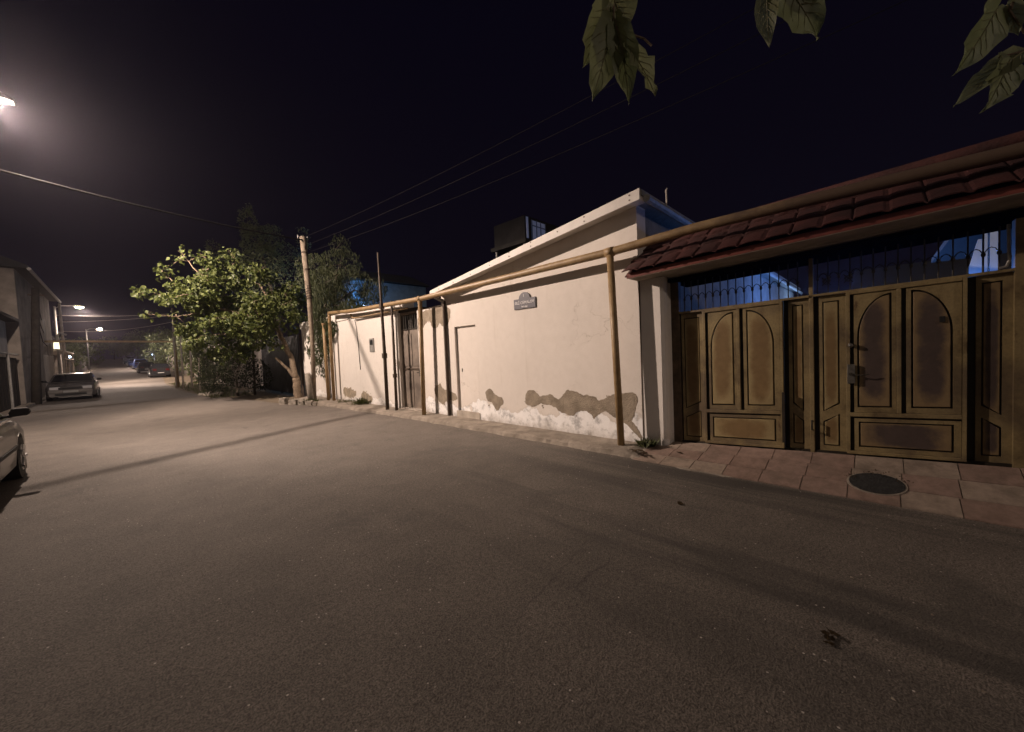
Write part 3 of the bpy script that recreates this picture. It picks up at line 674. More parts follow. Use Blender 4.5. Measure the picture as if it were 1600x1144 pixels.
# stepped metal-tile sheet
rows, rl = 3, .36; sl = .64
N = 420; y0, y1 = 2.64, -6.5
vs = []; fs = []; prof = []
for r in range(rows):
    for t in (0, .15, .5, .85, 1.0):
        d = (r + t) * rl; prof.append((d, .030 * (1 - t)))
for d, hh in prof:
    x = 5.09 + d * math.cos(math.atan(sl)); z0 = 2.64 + d * math.sin(math.atan(sl))
    for i in range(N + 1):
        y = y0 + (y1 - y0) * i / N; ph = ((y0 - y) / .25) % 1.0
        wv = .007 * math.sin(math.pi * ph / .86) if ph < .86 else -.022 * math.sin(math.pi * (ph - .86) / .14)
        sc_ = .012 * math.sin(math.pi * min(1, ph / .86)) * (hh / .03)
        vs.append(sh2((x - sc_, y, z0 + hh + wv)))
for j in range(len(prof) - 1):
    for i in range(N): fs.append((j * (N + 1) + i, j * (N + 1) + i + 1, (j + 1) * (N + 1) + i + 1, (j + 1) * (N + 1) + i))
tl = rawbuild('tile_sheet', vs, fs, tile_red, gr2)
sm = tl.modifiers.new('solid', 'SOLIDIFY'); sm.thickness = .012; sm.offset = -1
xr = 5.09 + rows * rl * math.cos(math.atan(sl)); zr = 2.64 + rows * rl * math.sin(math.atan(sl))
b = MB(); b.tube([sh2((xr, 2.64, zr + .02)), sh2((xr, -6.5, zr + .02))], .07, 10); b.build('ridge_cap', tile_red, gr2, True)
b = MB(); b.prism([(5.16, 2.60), (xr, zr - .02), (xr + .02, 2.60)], 2.585, 2.63, 'y'); b.build('gable_board', tile_red, gr2)
b = MB(); b.prism([(xr + .02, 2.60), (xr + .02, zr), (xr + .06, zr), (xr + .06, 2.60)], -6.5, 2.58, 'y'); b.build('back_board', dark_m, gr2, fn=sh2)
# right gate pier and wall beyond
rp_ = empty('gate_pier', (5.8, -1.4, 0), 'brown rendered pier at the right end of the gate', 'pier')
b = MB(); b.box(5.60, 6.2, -1.75, -1.062, 0, 2.58); b.build('shaft', mat('brown_render', (.26, .17, .10), .85, .35, 5, .3, 30), rp_, bevel=.02)
b = MB(); b.disc((5.56, -1.06, 1.56), (1, 0, 0), .055, .05, 16); b.build('bell', black_m, rp_)
b = MB(); b.box(5.7, 6.0, -8, -1.752, 0, 2.58); tag(b.build('street_wall', wall_grey), 'plain grey wall beyond the right gate pier', 'wall')

# ------------------------------------------------------------------ courtyard behind the gate
cy = empty('courtyard_house', (14, -6, 0), 'dark courtyard house with a white porch post seen over the gate', 'house')
b = MB(); b.box(17.5, 24, -9, .4, 0, 3.0); b.build('wall', mat('dark_render', (.05, .048, .045), .95, .3, 3), cy)
b = MB(); b.prism([(16.8, 3.0), (20.5, 4.2), (24.3, 3.0)], -9.2, .6, 'y'); b.build('roof', mat('slate_sheet', (.020, .020, .022), .7, .3, 4), cy)
b = MB(); b.box(10.0, 10.12, -1.44, -1.36, 0, 3.3); b.box(10.0, 10.12, -1.335, -1.30, 0, 3.3); b.build('porch_post', mat('blue_lit_white', (.24, .30, .40), .7, .1), cy)  # blue of the yard light mixed into the white post's paint
b = MB(); b.prism([(-1.12, 2.55), (-1.28, 2.55), (-1.28, 3.12), (-1.24, 3.12)], 10.04, 10.10); b.prism([(-1.28, 2.2), (-1.12, 2.2), (-1.12, 2.545), (-1.28, 2.545)], 10.04, 10.10); b.build('porch_panel', MATS['blue_lit_white'], cy)
b = MB(); b.box(9.9, 14, -9, -1.0, 3.32, 3.42); b.build('porch_roof', dark_m, cy)
cl = empty('courtyard_lamp', (14.0, .6, 0), 'cool white lamp standing in the yard behind the gate, lighting the side wall blue', 'lamp')
b = MB(); b.tube([(14.0, .6, 0), (14.0, .6, 1.9)], .03, 8); b.build('post', galv, cl)
b = MB(); b.box(13.9, 14.1, .5, .7, 1.9, 2.0); b.build('housing', galv, cl)
b = MB(); b.sphere((14.0, .6, 2.07), .07, 10, 6); b.build('bulb', lit_cool, cl)
def light(name, typ, loc, e, col, par=None, size=.1, rot=None, spot=None, blend=.2):
    d = bpy.data.lights.new(name, typ); d.energy = e; d.color = col
    if typ in ('POINT', 'SPOT'): d.shadow_soft_size = size
    if spot: d.spot_size = math.radians(spot); d.spot_blend = blend
    o = bpy.data.objects.new(name, d); COL.objects.link(o)
    o.location = Vector(loc) - (wloc(par) if par else Vector((0, 0, 0)))
    if rot: o.rotation_euler = rot
    if par: o.parent = par
    return o
light('courtyard_light', 'POINT', (14.0, .6, 2.2), 420, (.09, .28, 1.0), cl, .08)
light('eave_light', 'POINT', (19.2, 1.7, 2.6), 150, (.30, .52, 1.0), cl, .06)
light('porch_light', 'POINT', (9.75, -1.12, 2.1), 26, (.16, .38, 1.0), cl, .06)

# ------------------------------------------------------------------ rooftop room and far house with blue light
rr = empty('rooftop_room', (12.6, 11, 3), 'dark rooftop room with a blue lit window behind the white house', 'building')
b = MB(); b.prism([(12.0, 10.5), (12.0, 12.35), (16.5, 12.35), (16.5, 10.5)], 6.25, 7.22, 'z'); b.build('walls', mat('dim_render', (.035, .032, .032), .9, .3, 2), rr)
b = MB(); b.box(11.9, 16.6, 10.4, 12.5, 6.08, 6.245); b.build('slab', mat('dim_concrete', (.05, .046, .042), .9, .3, 2), rr)
for x, y in ((12.05, 12.3), (12.05, 10.6), (13.1, 10.55), (16.4, 10.55)):
    b = MB(); b.tube([(x, y, 0), (x, y, 6.08)], .06, 8); b.build('column', galv, rr)
b = MB(); b.box(12.08, 12.20, 10.47, 10.497, 6.30, 7.18); b.box(12.42, 13.32, 10.47, 10.497, 6.28, 7.10)
wf = b.build('window', emis('blue_curtain', (.10, .22, .60), .10), rr)
b = MB()
for x in (12.42, 12.72, 13.0, 13.32): b.box(x - .02, x + .02, 10.45, 10.469, 6.28, 7.12)
b.box(12.44, 13.30, 10.452, 10.468, 6.86, 6.90); b.build('window_frame', mat('blue_grey_frame', (.20, .23, .30), .6, .2), wf)
hb = empty('back_house', (12, 26, 0), 'house behind the trees with its wall lit pale blue', 'house')
b = MB(); b.box(11.3, 17, 25.5, 31, 0, 6.9); b.build('wall', mat('blue_lit_wall', (.13, .19, .25), .9, .3, 2), hb)  # blue of the floodlight is also put into the wall colour
b = MB(); b.prism([(25.2, 6.95), (28.2, 8.2), (31.3, 6.95)], 11.0, 17.3); b.build('roof', mat('slate_sheet', (.020, .020, .022)), hb)
b = MB(); b.box(11.27, 11.298, 27, 28.2, 4.6, 6.0); b.build('window', glass_w, hb)
fl = empty('blue_floodlight', (11.8, 23.6, 5.2), 'small blue floodlight on the back house wall', 'lamp')
b = MB(); b.box(11.75, 11.95, 25.35, 25.49, 5.0, 5.15); b.build('housing', galv, fl)
b = MB(); b.box(11.77, 11.93, 25.33, 25.348, 5.02, 5.20); b.build('lens', lit_cool, fl)
light('flood_light', 'POINT', (10.6, 24.6, 5.5), 260, (.16, .50, 1.0), fl, .1)

# ------------------------------------------------------------------ utility pole and cables
up = empty('utility_pole', (4.78, 14.95, 0), 'weathered wooden utility pole strapped to a pale concrete stub', 'pole')
b = MB(); b.tube([(4.78, 14.93, -.05), (4.70, 14.9, 1.07), (4.69, 14.9, 1.12)], [.11, .10, .06], 10); b.build('stub', cpole_m, up, True)
b = MB(); b.tube([(4.88, 14.93, .1), (4.93, 14.92, 2.2), (4.92, 14.91, 3.76), (4.83, 14.9, 6.05)], [.075, .075, .085, .105], 10); b.build('shaft', wood_m, up, True)
for z, x in ((4.85, 4.895), (5.45, 4.86)):
    b = MB(); b.tube([(x, 14.9, z), (x, 14.9, z + .06)], .109, 10); b.build('strap', dark_pipe, up)
b = MB()
for k in range(6): b.tube([(4.915 + .01 * k % .02, 14.9, 3.8 + k * .09), (4.915, 14.91, 3.84 + k * .09)], .10, 10)
b.build('strap', dark_pipe, up)
b = MB()
for s in (-.16, .16): b.tube([(4.83, 14.9, 5.9), (4.83 + s, 14.9, 5.92), (4.83 + s, 14.9, 6.02)], .012, 6); b.sphere((4.83 + s, 14.9, 6.05), .035, 8, 5)
b.build('insulator', galv, up)
def cable(a, c, d, r, label, m=cable_m, group=None, n=28):
    b = MB(); b.tube(sag(a, c, d, n), r, 6); return tag(b.build('overhead_cable', m, smooth=True), label, 'cable', group)
cable((4.82, 14.85, 5.92), (-3.05, 12.05, 5.72), .16, .024, 'thick bundled cable crossing the street from the wooden pole to the left', group='overhead cables')
for i, (z, x1, z1, s, t) in enumerate(((6.02, 6.6, 6.5, .55, 'uppermost'), (5.72, 6.4, 6.0, .55, 'middle'), (5.45, 6.9, 5.9, .6, 'lowest'))):
    cable((4.86, 14.8, z), (x1, -14, z1), s,   .0045, t + ' of three thin cables running from the wooden pole over the white house', group='overhead cables')

# ------------------------------------------------------------------ street lamps
def street_lamp(x, y, arm_to, z, label, power, head_mat, r=.11, tilt=0.0, spot=166, head=1.0):
    g = gz(y); e = empty('street_lamp', (x, y, g), label, 'street lamp', 'street lamps along the left pavement')
    b = MB(); b.tube([(x, y, g - .1), (x, y, g + 3), (x, y, z + .1)], [r, r * .85, r * .6], 10); b.build('pole', galv, e, True)
    ax = arm_to
    b = MB(); b.tube([(x, y, z - .1), (x + .25 * (ax - x), y, z + .15), (ax - .25, y, z + .22)], .03, 8); b.build('arm', galv, e, True)
    b = MB(); b.prism([(ax - .34, z + .14), (ax + .30, z + .10), (ax + .32, z + .16), (ax + .1, z + .27), (ax - .25, z + .26)], y - .13 * head, y + .13 * head, 'y'); b.build('lamp_head', galv, e, bevel=.02)
    b = MB(); b.sphere((ax + .03, y, z + .12), .14 * head ** .7, 12, 6, (1.5 / head ** .3, .9, .5 * head ** .4)); b.build('lens', head_mat, e, True)
    use_ies(light('street_light', 'POINT', (ax + .03, y, z - .06), power, LAMP, e, .07).data)
    return e
street_lamp(-3.3, 14.0, -1.62, 7.56, 'lit street lamp on a tall pole at the left edge, nearest the camera', LAMP_W, lit_lamp)
street_lamp(-3.3, -22.0, -1.62, 7.56, 'street lamp on the left pavement behind the camera', LAMP_W * .5, lit_lamp)
street_lamp(-3.62, 50, -2.25, 6.95, 'lit street lamp above the parked silver sedan', 8500, lit_far, head=2.0)
street_lamp(-3.32, 85, -1.96, 7.5, 'farthest lit street lamp, down the street', 13000, lit_far, head=2.6)

# ------------------------------------------------------------------ trees
def leaf_quads(cl, n, size, rnd, aspect=.62, droop=.5, shell=.5, twigs=None):
    """cl: list of (center, radii, weight). Returns verts/faces of folded leaves with pointed tips."""
    vs = []; fs = []; tot = sum(c[2] for c in cl); hang = Vector((0, 0, -1))
    for c, rad, w in cl:
        for _ in range(int(n * w / tot)):
            while True:
                d = Vector((rnd.uniform(-1, 1), rnd.uniform(-1, 1), rnd.uniform(-1, 1)))
                if .05 < d.length <= 1: break
            d = d.normalized() * (d.length ** shell)
            nz = noise.noise(Vector((d.x * 2.2 + c[0], d.y * 2.2 + c[1], d.z * 2.2 + c[2])))
            if nz < -.12 and rnd.random() < .75: continue
            d *= 1 + .35 * nz
            p = Vector((c[0] + d.x * rad[0], c[1] + d.y * rad[1], c[2] + d.z * rad[2]))
            ax = (Vector((rnd.gauss(0, 1), rnd.gauss(0, 1), rnd.gauss(0, .6))).normalized() * (1 - droop) + hang * droop).normalized()
            sd = ax.cross(Vector((rnd.gauss(0, 1), rnd.gauss(0, 1), rnd.gauss(0, 1)))).normalized(); up = sd.cross(ax)
            L = size * rnd.uniform(.6, 1.25); w_ = L * aspect / 2; k = len(vs); f = L * .10
            vs += [p, p + ax * L * .35 + sd * w_ + up * f, p + ax * L * .35 - sd * w_ + up * f, p + ax * L - up * f * .6, p + ax * L * .4]
            fs += [(k, k + 1, k + 4), (k, k + 4, k + 2), (k + 1, k + 3, k + 4), (k + 4, k + 3, k + 2)]
    return vs, fs
def tree(name, base, label, limbs, clumps, n, size, lm, bm_, group=None, aspect=.62, droop=.5, seed=1, twig=40, shell=.5, rough=1):
    rnd = random.Random(seed); e = empty(name, base, label, 'tree' if 'bush' not in name else 'bush', group)
    b = MB()
    for pts, r0, r1 in limbs:
        P = [Vector(p) for p in pts]; Q = []
        for i in range(len(P) - 1):
            for k in range(4): Q.append(P[i].lerp(P[i + 1], k / 4) + Vector((rnd.gauss(0, 1), rnd.gauss(0, 1), 0)) * .02 * rough)
        Q.append(P[-1]); m = len(Q) - 1
        b.tube(Q, [r0 + (r1 - r0) * (i / m) for i in range(m + 1)], 8)
    nodes = [Vector(a).lerp(Vector(c_), t / 4) for p, _, _ in limbs for a, c_ in zip(p[1:], p[2:]) for t in range(5)] or [Vector(limbs[0][0][-1])]
    done = []
    for c, rad, w in sorted(clumps, key=lambda k: min((q - Vector(k[0])).length for q in nodes)):
        c = Vector(c); s = min(nodes, key=lambda q: (q - c).length + (.6 if q.z > c.z + .5 else 0))
        k_ = min(1.0, (c - s).length); b.tube([s, s.lerp(c, .5) + Vector((rnd.gauss(0, .06), rnd.gauss(0, .06), .08)), c], [.010 + .014 * k_, .007 + .006 * k_, .005], 5)
        nodes.append(c)
        for _ in range(twig // max(1, len(clumps)) + 1):
            d = Vector((rnd.gauss(0, 1), rnd.gauss(0, 1), rnd.gauss(.2, .7))).normalized()
            q = c + Vector((d.x * rad[0], d.y * rad[1], d.z * rad[2])) * rnd.uniform(.7, 1.05)
            b.tube([c, c.lerp(q, .5) + Vector((0, 0, -.05)), q], [.014, .009, .005], 4, False)
    b.build('trunk', bm_, e, True)
    vs, fs = leaf_quads(clumps, n, size, rnd, aspect, droop, shell)
    rawbuild('crown', vs, fs, lm, e)
    return e
# mulberry leaning over the street
mc = [((1.10, 18.0, 4.05), (.55, .8, .55), .6), ((.80, 18.0, 3.45), (.30, .5, .22), .18), ((1.9, 18.2, 4.55), (.85, 1.1, .75), 1.5), ((1.95, 18.3, 3.75), (.9, 1.1, .6), 1.3),
      ((2.9, 18.6, 4.9), (.9, 1.2, .70), 1.4), ((2.9, 18.2, 3.9), (1.0, 1.2, .8), 1.7), ((3.9, 18.4, 4.6), (.9, 1.2, .8), 1.4), ((3.8, 17.9, 3.6), (.95, 1.1, .75), 1.6),
      ((4.8, 18.0, 4.4), (.75, 1.1, .8), 1.0), ((4.75, 17.6, 3.5), (.75, .9, .7), 1.0), ((3.2, 19.2, 2.2), (1.0, .8, .6), 1.0), ((4.3, 19.3, 2.3), (.8, .8, .7), .9), ((5.3, 18.4, 3.9), (.6, .9, .8), .8), ((2.3, 18.6, 3.2), (.8, 1.0, .6), .8), ((2.2, 18.2, 5.45), (.35, .5, .55), .35), ((1.55, 18.3, 5.3), (.16, .2, .35), .10), ((1.84, 18.5, 5.75), (.16, .2, .32), .10),
      ((2.6, 17.9, 3.0), (.9, .9, .45), 1.0), ((3.5, 17.6, 2.7), (.8, .8, .45), .9), ((4.2, 17.6, 2.75), (.6, .7, .5), .7), ((2.1, 17.9, 2.55), (.45, .5, .28), .3), ((3.0, 18.9, 5.7), (.5, .6, .5), .35), ((3.8, 18.9, 5.6), (.45, .6, .45), .3), ((1.25, 18.1, 4.75), (.22, .3, .25), .12)]
rc = random.Random(21); mc2 = []
for c, rad, w in mc:
    if w < .2: mc2.append((c, rad, .16)); continue
    for _ in range(max(2, int(w * 7.5))):
        while True:
            d = Vector((rc.uniform(-1, 1), rc.uniform(-1, 1), rc.uniform(-1, 1)))
            if d.length < 1.08: break
        q = rc.uniform(.22, .44)
        mc2.append(((c[0] + d.x * rad[0], c[1] + d.y * rad[1], c[2] + d.z * rad[2]), (q, q * 1.1, q * rc.uniform(.6, 1.0)), q * q * 6))
mc = mc2
tree('mulberry_tree', (5.1, 17.6, 0), 'leafy mulberry tree leaning over the street, lit yellow green by the lamp',
     [([(5.14, 17.6, -.1), (5.1, 17.6, .5), (5.08, 17.62, .85)], .17, .14), ([(5.08, 17.62, .8), (5.01, 17.7, 1.56), (4.82, 17.9, 2.44), (4.5, 18.1, 3.1)], .12, .08),
      ([(5.1, 17.62, .8), (4.8, 17.7, 1.25), (4.42, 17.8, 1.75)], .075, .045), ([(4.5, 18.1, 3.1), (3.6, 18.2, 3.5), (2.4, 18.2, 3.8), (1.4, 18.1, 4.0)], .07, .025), ([(4.6, 18.0, 2.9), (4.5, 18.2, 4.0), (4.2, 18.4, 4.8)], .07, .03),
      ([(3.6, 18.2, 3.5), (2.9, 18.5, 4.4), (2.1, 18.4, 5.2), (1.84, 18.5, 5.7)], .045, .012), ([(4.2, 17.9, 3.0), (3.3, 17.7, 2.75), (2.2, 17.9, 2.65)], .04, .012), ([(2.4, 18.2, 3.6), (1.5, 18.1, 3.35), (.75, 18.0, 3.4)], .025, .008)],
     mc, 14500, .145, leaf_mul, bark, aspect=.74, droop=.5, seed=11, twig=90, shell=.7)
tree('tall_tree', (6.6, 24.5, 0), 'tall dark tree rising behind the lit mulberry',
     [([(6.6, 24.5, -.1), (6.4, 24.4, 3), (6.0, 24.3, 6), (5.6, 24.2, 8.3)], .2, .05)],
     [((5.1, 24, 9.0), (.45, .6, .8), .5), ((5.45, 24, 8.1), (.8, .9, .9), 1.1), ((6.1, 24, 8.4), (.6, .8, .8), .8), ((5.6, 24, 7.0), (1.2, 1.2, .9), 1.5), ((6.9, 24, 7.3), (1.1, 1.1, .9), 1.0), ((4.3, 24, 6.9), (.7, .9, .6), .5), ((7.8, 24, 8.6), (.35, .5, .8), .25), ((6.4, 24, 5.6), (1.6, 1.3, 1.0), 1.4), ((3.6, 24, 7.4), (.35, .5, .45), .2), ((5.2, 24, 9.8), (.15, .2, .3), .08)],
     6500, .15, leaf_dk, bark_d, aspect=.5, droop=.35, seed=12)
wcl = [((6.1, 17.5, 5.4), (.8, 1, .8), 1.1), ((6.9, 16.8, 5.7), (.8, 1, .7), 1.0), ((6.9, 16, 4.7), (.8, 1.0, .75), 1.2), ((6.1, 16.2, 4.2), (.75, .9, .8), 1.2), ((5.7, 15.6, 3.6), (.5, .8, .7), 1.2), ((7.2, 15.2, 4.0), (.6, .8, .5), .8),
       ((5.35, 15.2, 2.9), (.28, .7, .7), .9), ((5.30, 14.75, 2.4), (.20, .4, .7), .5), ((5.35, 15.8, 2.2), (.3, .7, .7), .7), ((5.3, 15.2, 1.5), (.18, .5, .6), .25), ((7.0, 17.0, 6.6), (.4, .5, .5), .3), ((6.3, 14.6, 3.5), (.5, .6, .35), .8), ((5.75, 15.6, 4.6), (.6, .9, .6), 1.0), ((7.4, 14.9, 4.4), (.5, .7, .5), .6), ((5.32, 15.6, 3.2), (.2, .6, .4), .5), ((5.32, 14.25, 2.75), (.18, .35, .35), .35), ((6.6, 14.2, 3.35), (.5, .4, .25), .3)]
tree('weeping_tree', (6.5, 16.3, 0), 'feathery narrow leaved tree drooping over the boundary wall behind the wooden pole',
     [([(6.5, 16.3, -.1), (6.4, 16.3, 2.2), (6.3, 16.2, 4.0), (6.5, 16.3, 5.2)], .14, .05), ([(6.4, 16.3, 3.2), (5.8, 15.7, 3.8), (5.5, 15.2, 3.6)], .05, .02), ([(6.4, 16.2, 4.0), (6.9, 15.5, 4.4), (7.1, 15.2, 4.2)], .05, .02)],
     wcl, 17000, .15, leaf_wil, bark_d, aspect=.22, droop=.72, seed=13)
# dark understorey
tree('shrub_bush', (3.9, 22.6, 0), 'dense dark bush on the verge under the mulberry', [([(3.9, 22.6, -.1), (3.9, 22.6, .8)], .06, .03)],
     [((3.3, 23.5, .9), (.7, .9, .8), 1), ((4.0, 22.7, 1.2), (.8, .9, .9), 1.2), ((4.6, 21.8, 1.0), (.6, .8, .8), .9), ((3.2, 24.6, 1.8), (.6, .8, .8), .7), ((3.9, 23.2, 2.1), (.7, .8, .6), .7)], 5200, .10, leaf_bush, bark_d, seed=14)
tree('shrub_bush', (3.5, 27.5, 0), 'darker bush farther along the verge behind the thin posts', [([(3.5, 27.5, -.1), (3.5, 27.5, .9)], .06, .03)],
     [((3.4, 27, .9), (.5, .9, .8), 1), ((3.8, 28, 1.5), (.6, 1, .9), 1), ((4.2, 29.5, 1.4), (.7, 1.2, 1.2), 1)], 2600, .11, leaf_bush, bark_d, seed=15)
FT = [(4.6, 37, 3.2, 1.6), (5.2, 45, 4.5, 2.0), (5.4, 54, 4.8, 2.2), (5.8, 66, 5.5, 2.6), (5.0, 84, 6.0, 2.6), (4.6, 100, 6.0, 2.8), (-4.6, 66, 3.4, 1.5), (-4.9, 78, 4.2, 1.8), (-4.8, 95, 4.5, 2.2), (-4.5, 118, 6, 2.8), (-1.2, 158, 6, 3.4), (3.4, 150, 7, 3.6), (1.2, 163, 6.5, 3.2)]
FL = ['low tree behind the thin posts right of the street', 'dark tree beside the nearest parked hatchback', 'dark tree above the parked black car', 'broad dark tree right of the parked blue car', 'dark roadside tree beyond the blue car on the right',
      'far right roadside tree near the brow of the street', 'small tree on the left beyond the second street lamp', 'dark tree left of the farthest street lamp', 'leafy tree on the left past the farthest lamp', 'tall far tree at the left of the brow', 'tree at the left of the street end', 'big tree at the right of the street end', 'tree closing the middle of the street end']
for i, ((x, y, h, r), lb) in enumerate(zip(FT, FL)):
    g = gz(y); rn = random.Random(40 + i)
    cl_ = [((x + rn.uniform(-.5, .5) * r, y + rn.uniform(-.6, .6) * r, g + h * .62 + rn.uniform(-.35, .35) * h), (r * .6, r * .7, h * .24), 1) for _ in range(6)]
    tree('roadside_tree', (x, y, g), lb, [([(x, y, g - .1), (x + .1, y, g + h * .35), (x, y, g + h * .6)], .12, .05)], cl_, 1500, .16 + y * .0018, leaf_dk, bark_d, 'trees along the far street', seed=50 + i, twig=12)

# tree beside the camera whose branch hangs into the top of the picture
def big_leaf(mb, base, tip_dir, L, Wd, normal, curl, rnd, fold=.25, veins=True):
    ax = Vector(tip_dir).normalized(); n = Vector(normal); n = (n - ax * n.dot(ax)).normalized(); sd = ax.cross(n); base = Vector(base)
    half = [(0, .10), (.02, .30), (.08, .42), (.18, .49), (.30, .50), (.42, .47), (.54, .41), (.66, .32), (.78, .21), (.88, .11), (.95, .045), (1.0, .0)]
    S_ = [-1, -.75, -.5, -.25, 0, .25, .5, .75, 1]; ph = rnd.uniform(0, 6)
    def pt(t, s, w, lift=0.0):
        ser = 1 + .05 * math.sin(t * 60) * (abs(s) > .9)
        ruf = .045 * math.sin(t * 13 + s * 2.5 + ph) * abs(s) + .03 * math.sin(t * 26 + ph * 2) * s * s
        return base + ax * (t * L - (.10 * L * abs(s) if t < .12 else 0)) - n * (curl * L * t * t) + sd * (s * w * Wd * ser) + n * (fold * Wd * (abs(s) ** 1.4) * w + ruf * Wd * 1.6 + lift)
    rows_ = [[pt(t, s, w) for s in S_] for t, w in half]; m = len(S_)
    mb.cur = 0
    mb.add([p for r in rows_ for p in r], [(a * m + i, a * m + i + 1, (a + 1) * m + i + 1, (a + 1) * m + i) for a in range(len(rows_) - 1) for i in range(m - 1)])
    if veins:
        mb.cur = 1; up = .0012
        def W_(t):
            for (a, x), (c, y) in zip(half, half[1:]):
                if a <= t <= c: return x + (y - x) * (t - a) / (c - a)
            return 0
        mb.tube([pt(t, 0, W_(t), up) for t in (0, .2, .4, .6, .8, .97)], [.0022, .002, .0017, .0013, .001, .0004], 4)
        for t in (.04, .16, .30, .44, .58):
            for s in (-1, 1): mb.tube([pt(t + d * .26, s * d * .9, W_(t + d * .26), up) for d in (0, .35, .7, 1.0)], [.0012, .001, .0008, .0003], 3)
        mb.cur = 0
ot = empty('overhanging_tree', (-3.7, -2.8, 0), 'tree beside the camera with a few big leaves hanging into the top of the view', 'tree')
b = MB()
b.tube([(-3.7, -2.8, -.1), (-3.6, -2.7, 1.6), (-3.3, -2.4, 2.8), (-2.6, -1.9, 3.5), (-1.0, -.9, 3.8), (.3, .05, 3.55), (.95, .42, 3.1), (1.02, .52, 2.62)], [.2, .17, .15, .10, .06, .035, .014, .005], 10)
b.tube([(-1.0, -.9, 3.8), (.4, -.6, 3.7), (1.2, -.15, 3.2), (1.38, .12, 2.75), (1.36, .16, 2.62)], [.05, .035, .02, .008, .004], 8)
b.tube([(.4, -.6, 3.7), (1.3, -.7, 3.3), (1.85, -.45, 2.8), (1.80, -.30, 2.58), (1.76, -.27, 2.48)], [.03, .02, .012, .006, .004], 8)
b.tube([(-3.3, -2.4, 2.8), (-3.8, -1.9, 4.2), (-3.9, -1.4, 5.2)], [.12, .08, .04], 8); b.build('trunk', bark, ot, True)
rl_ = random.Random(5); lb_ = MB(); ps = MB()
CF = Vector((.7186, .6941, -.04)); CR = Vector((.6931, -.7199, -.0434)); 
def hang(px, py, d=1.05):
    v = Vector(((px - 800) / 589 * d, -(py - 572) / 589 * d, -d)); return Vector((0, 0, 1.6)) + Matrix(((.6931, .0590, -.7186), (-.7199, -.0035, -.6941), (-.0434, .9983, .0401))) @ v
LEAVES = [  # base point, tip point, width, facing normal (towards camera = -CF), curl
 ((1.005, .545, 2.545), (1.000, .535, 2.455), .050, (-.9, .2, .2), .3),
 ((1.000, .520, 2.490), (.965, .565, 2.300), .105, (-.55, -.8, .1), .10), ((1.005, .515, 2.505), (1.020, .500, 2.385), .060, (-.95, .3, .1), .05),
 ((1.010, .510, 2.480), (1.035, .490, 2.290), .085, (-.7, -.6, .25), .12), ((1.030, .490, 2.425), (1.090, .430, 2.312), .095, (-.4, -.85, .3), .15),
 ((1.005, .520, 2.565), (1.035, .495, 2.478), .11, (-.6, -.7, -.3), .1), ((.995, .53, 2.54), (.955, .575, 2.395), .10, (-.4, -.8, -.3), .2),
 ((1.315, .215, 2.565), (1.300, .215, 2.425), .060, (-.9, .1, .3), .15), ((1.345, .185, 2.600), (1.425, .095, 2.460), .16, (-.45, -.75, -.45), .2), ((1.36, .16, 2.60), (1.40, .12, 2.50), .10, (-.9, -.1, .4), .3),
 ((1.765, -.265, 2.500), (1.780, -.290, 2.415), .055, (-.8, .1, .3), .1), ((1.745, -.245, 2.490), (1.690, -.185, 2.330), .115, (-.4, -.85, .1), .15),
 ((1.790, -.300, 2.370), (1.660, -.165, 2.250), .075, (-.3, -.5, .8), .1), ((1.760, -.270, 2.345), (1.715, -.235, 2.215), .105, (-.5, -.8, .2), .12)]
for bs, tp, w, nrm, cu in LEAVES:
    bs = Vector(bs); tp = Vector(tp); big_leaf(lb_, bs, tp - bs, (tp - bs).length, w, nrm, cu, rl_)
for k in range(46):   # the rest of the crown, above and behind the camera
    c = Vector((rl_.uniform(-3.6, .2), rl_.uniform(-2.8, -.7), rl_.uniform(3.4, 4.8))); d = Vector((rl_.gauss(0, .5), rl_.gauss(0, .5), -1))
    big_leaf(lb_, c, d, rl_.uniform(.11, .17), .1, (rl_.gauss(0, 1), rl_.gauss(0, 1), .6), .15, rl_, veins=False)
off = wloc(ot); lo = lb_.build('crown', [leafmat('big_mulberry_leaf', (.105, .128, .062), (.225, .235, .125), .30, .5), mat('leaf_vein', (.20, .19, .095), .6, .1)], ot, True)
for P_ in ([(1.76, -.27, 2.48), (1.80, -.31, 2.40), (1.79, -.30, 2.37), (1.74, -.25, 2.355)], [(1.02, .52, 2.62), (1.0, .52, 2.5), (1.02, .5, 2.44)], [(1.02, .5, 2.47), (1.06, .46, 2.45), (1.075, .445, 2.43)], [(1.38, .12, 2.64), (1.33, .2, 2.58)]):
    b = MB(); b.tube(P_, .0028, 5); b.build('twig', bark, ot)

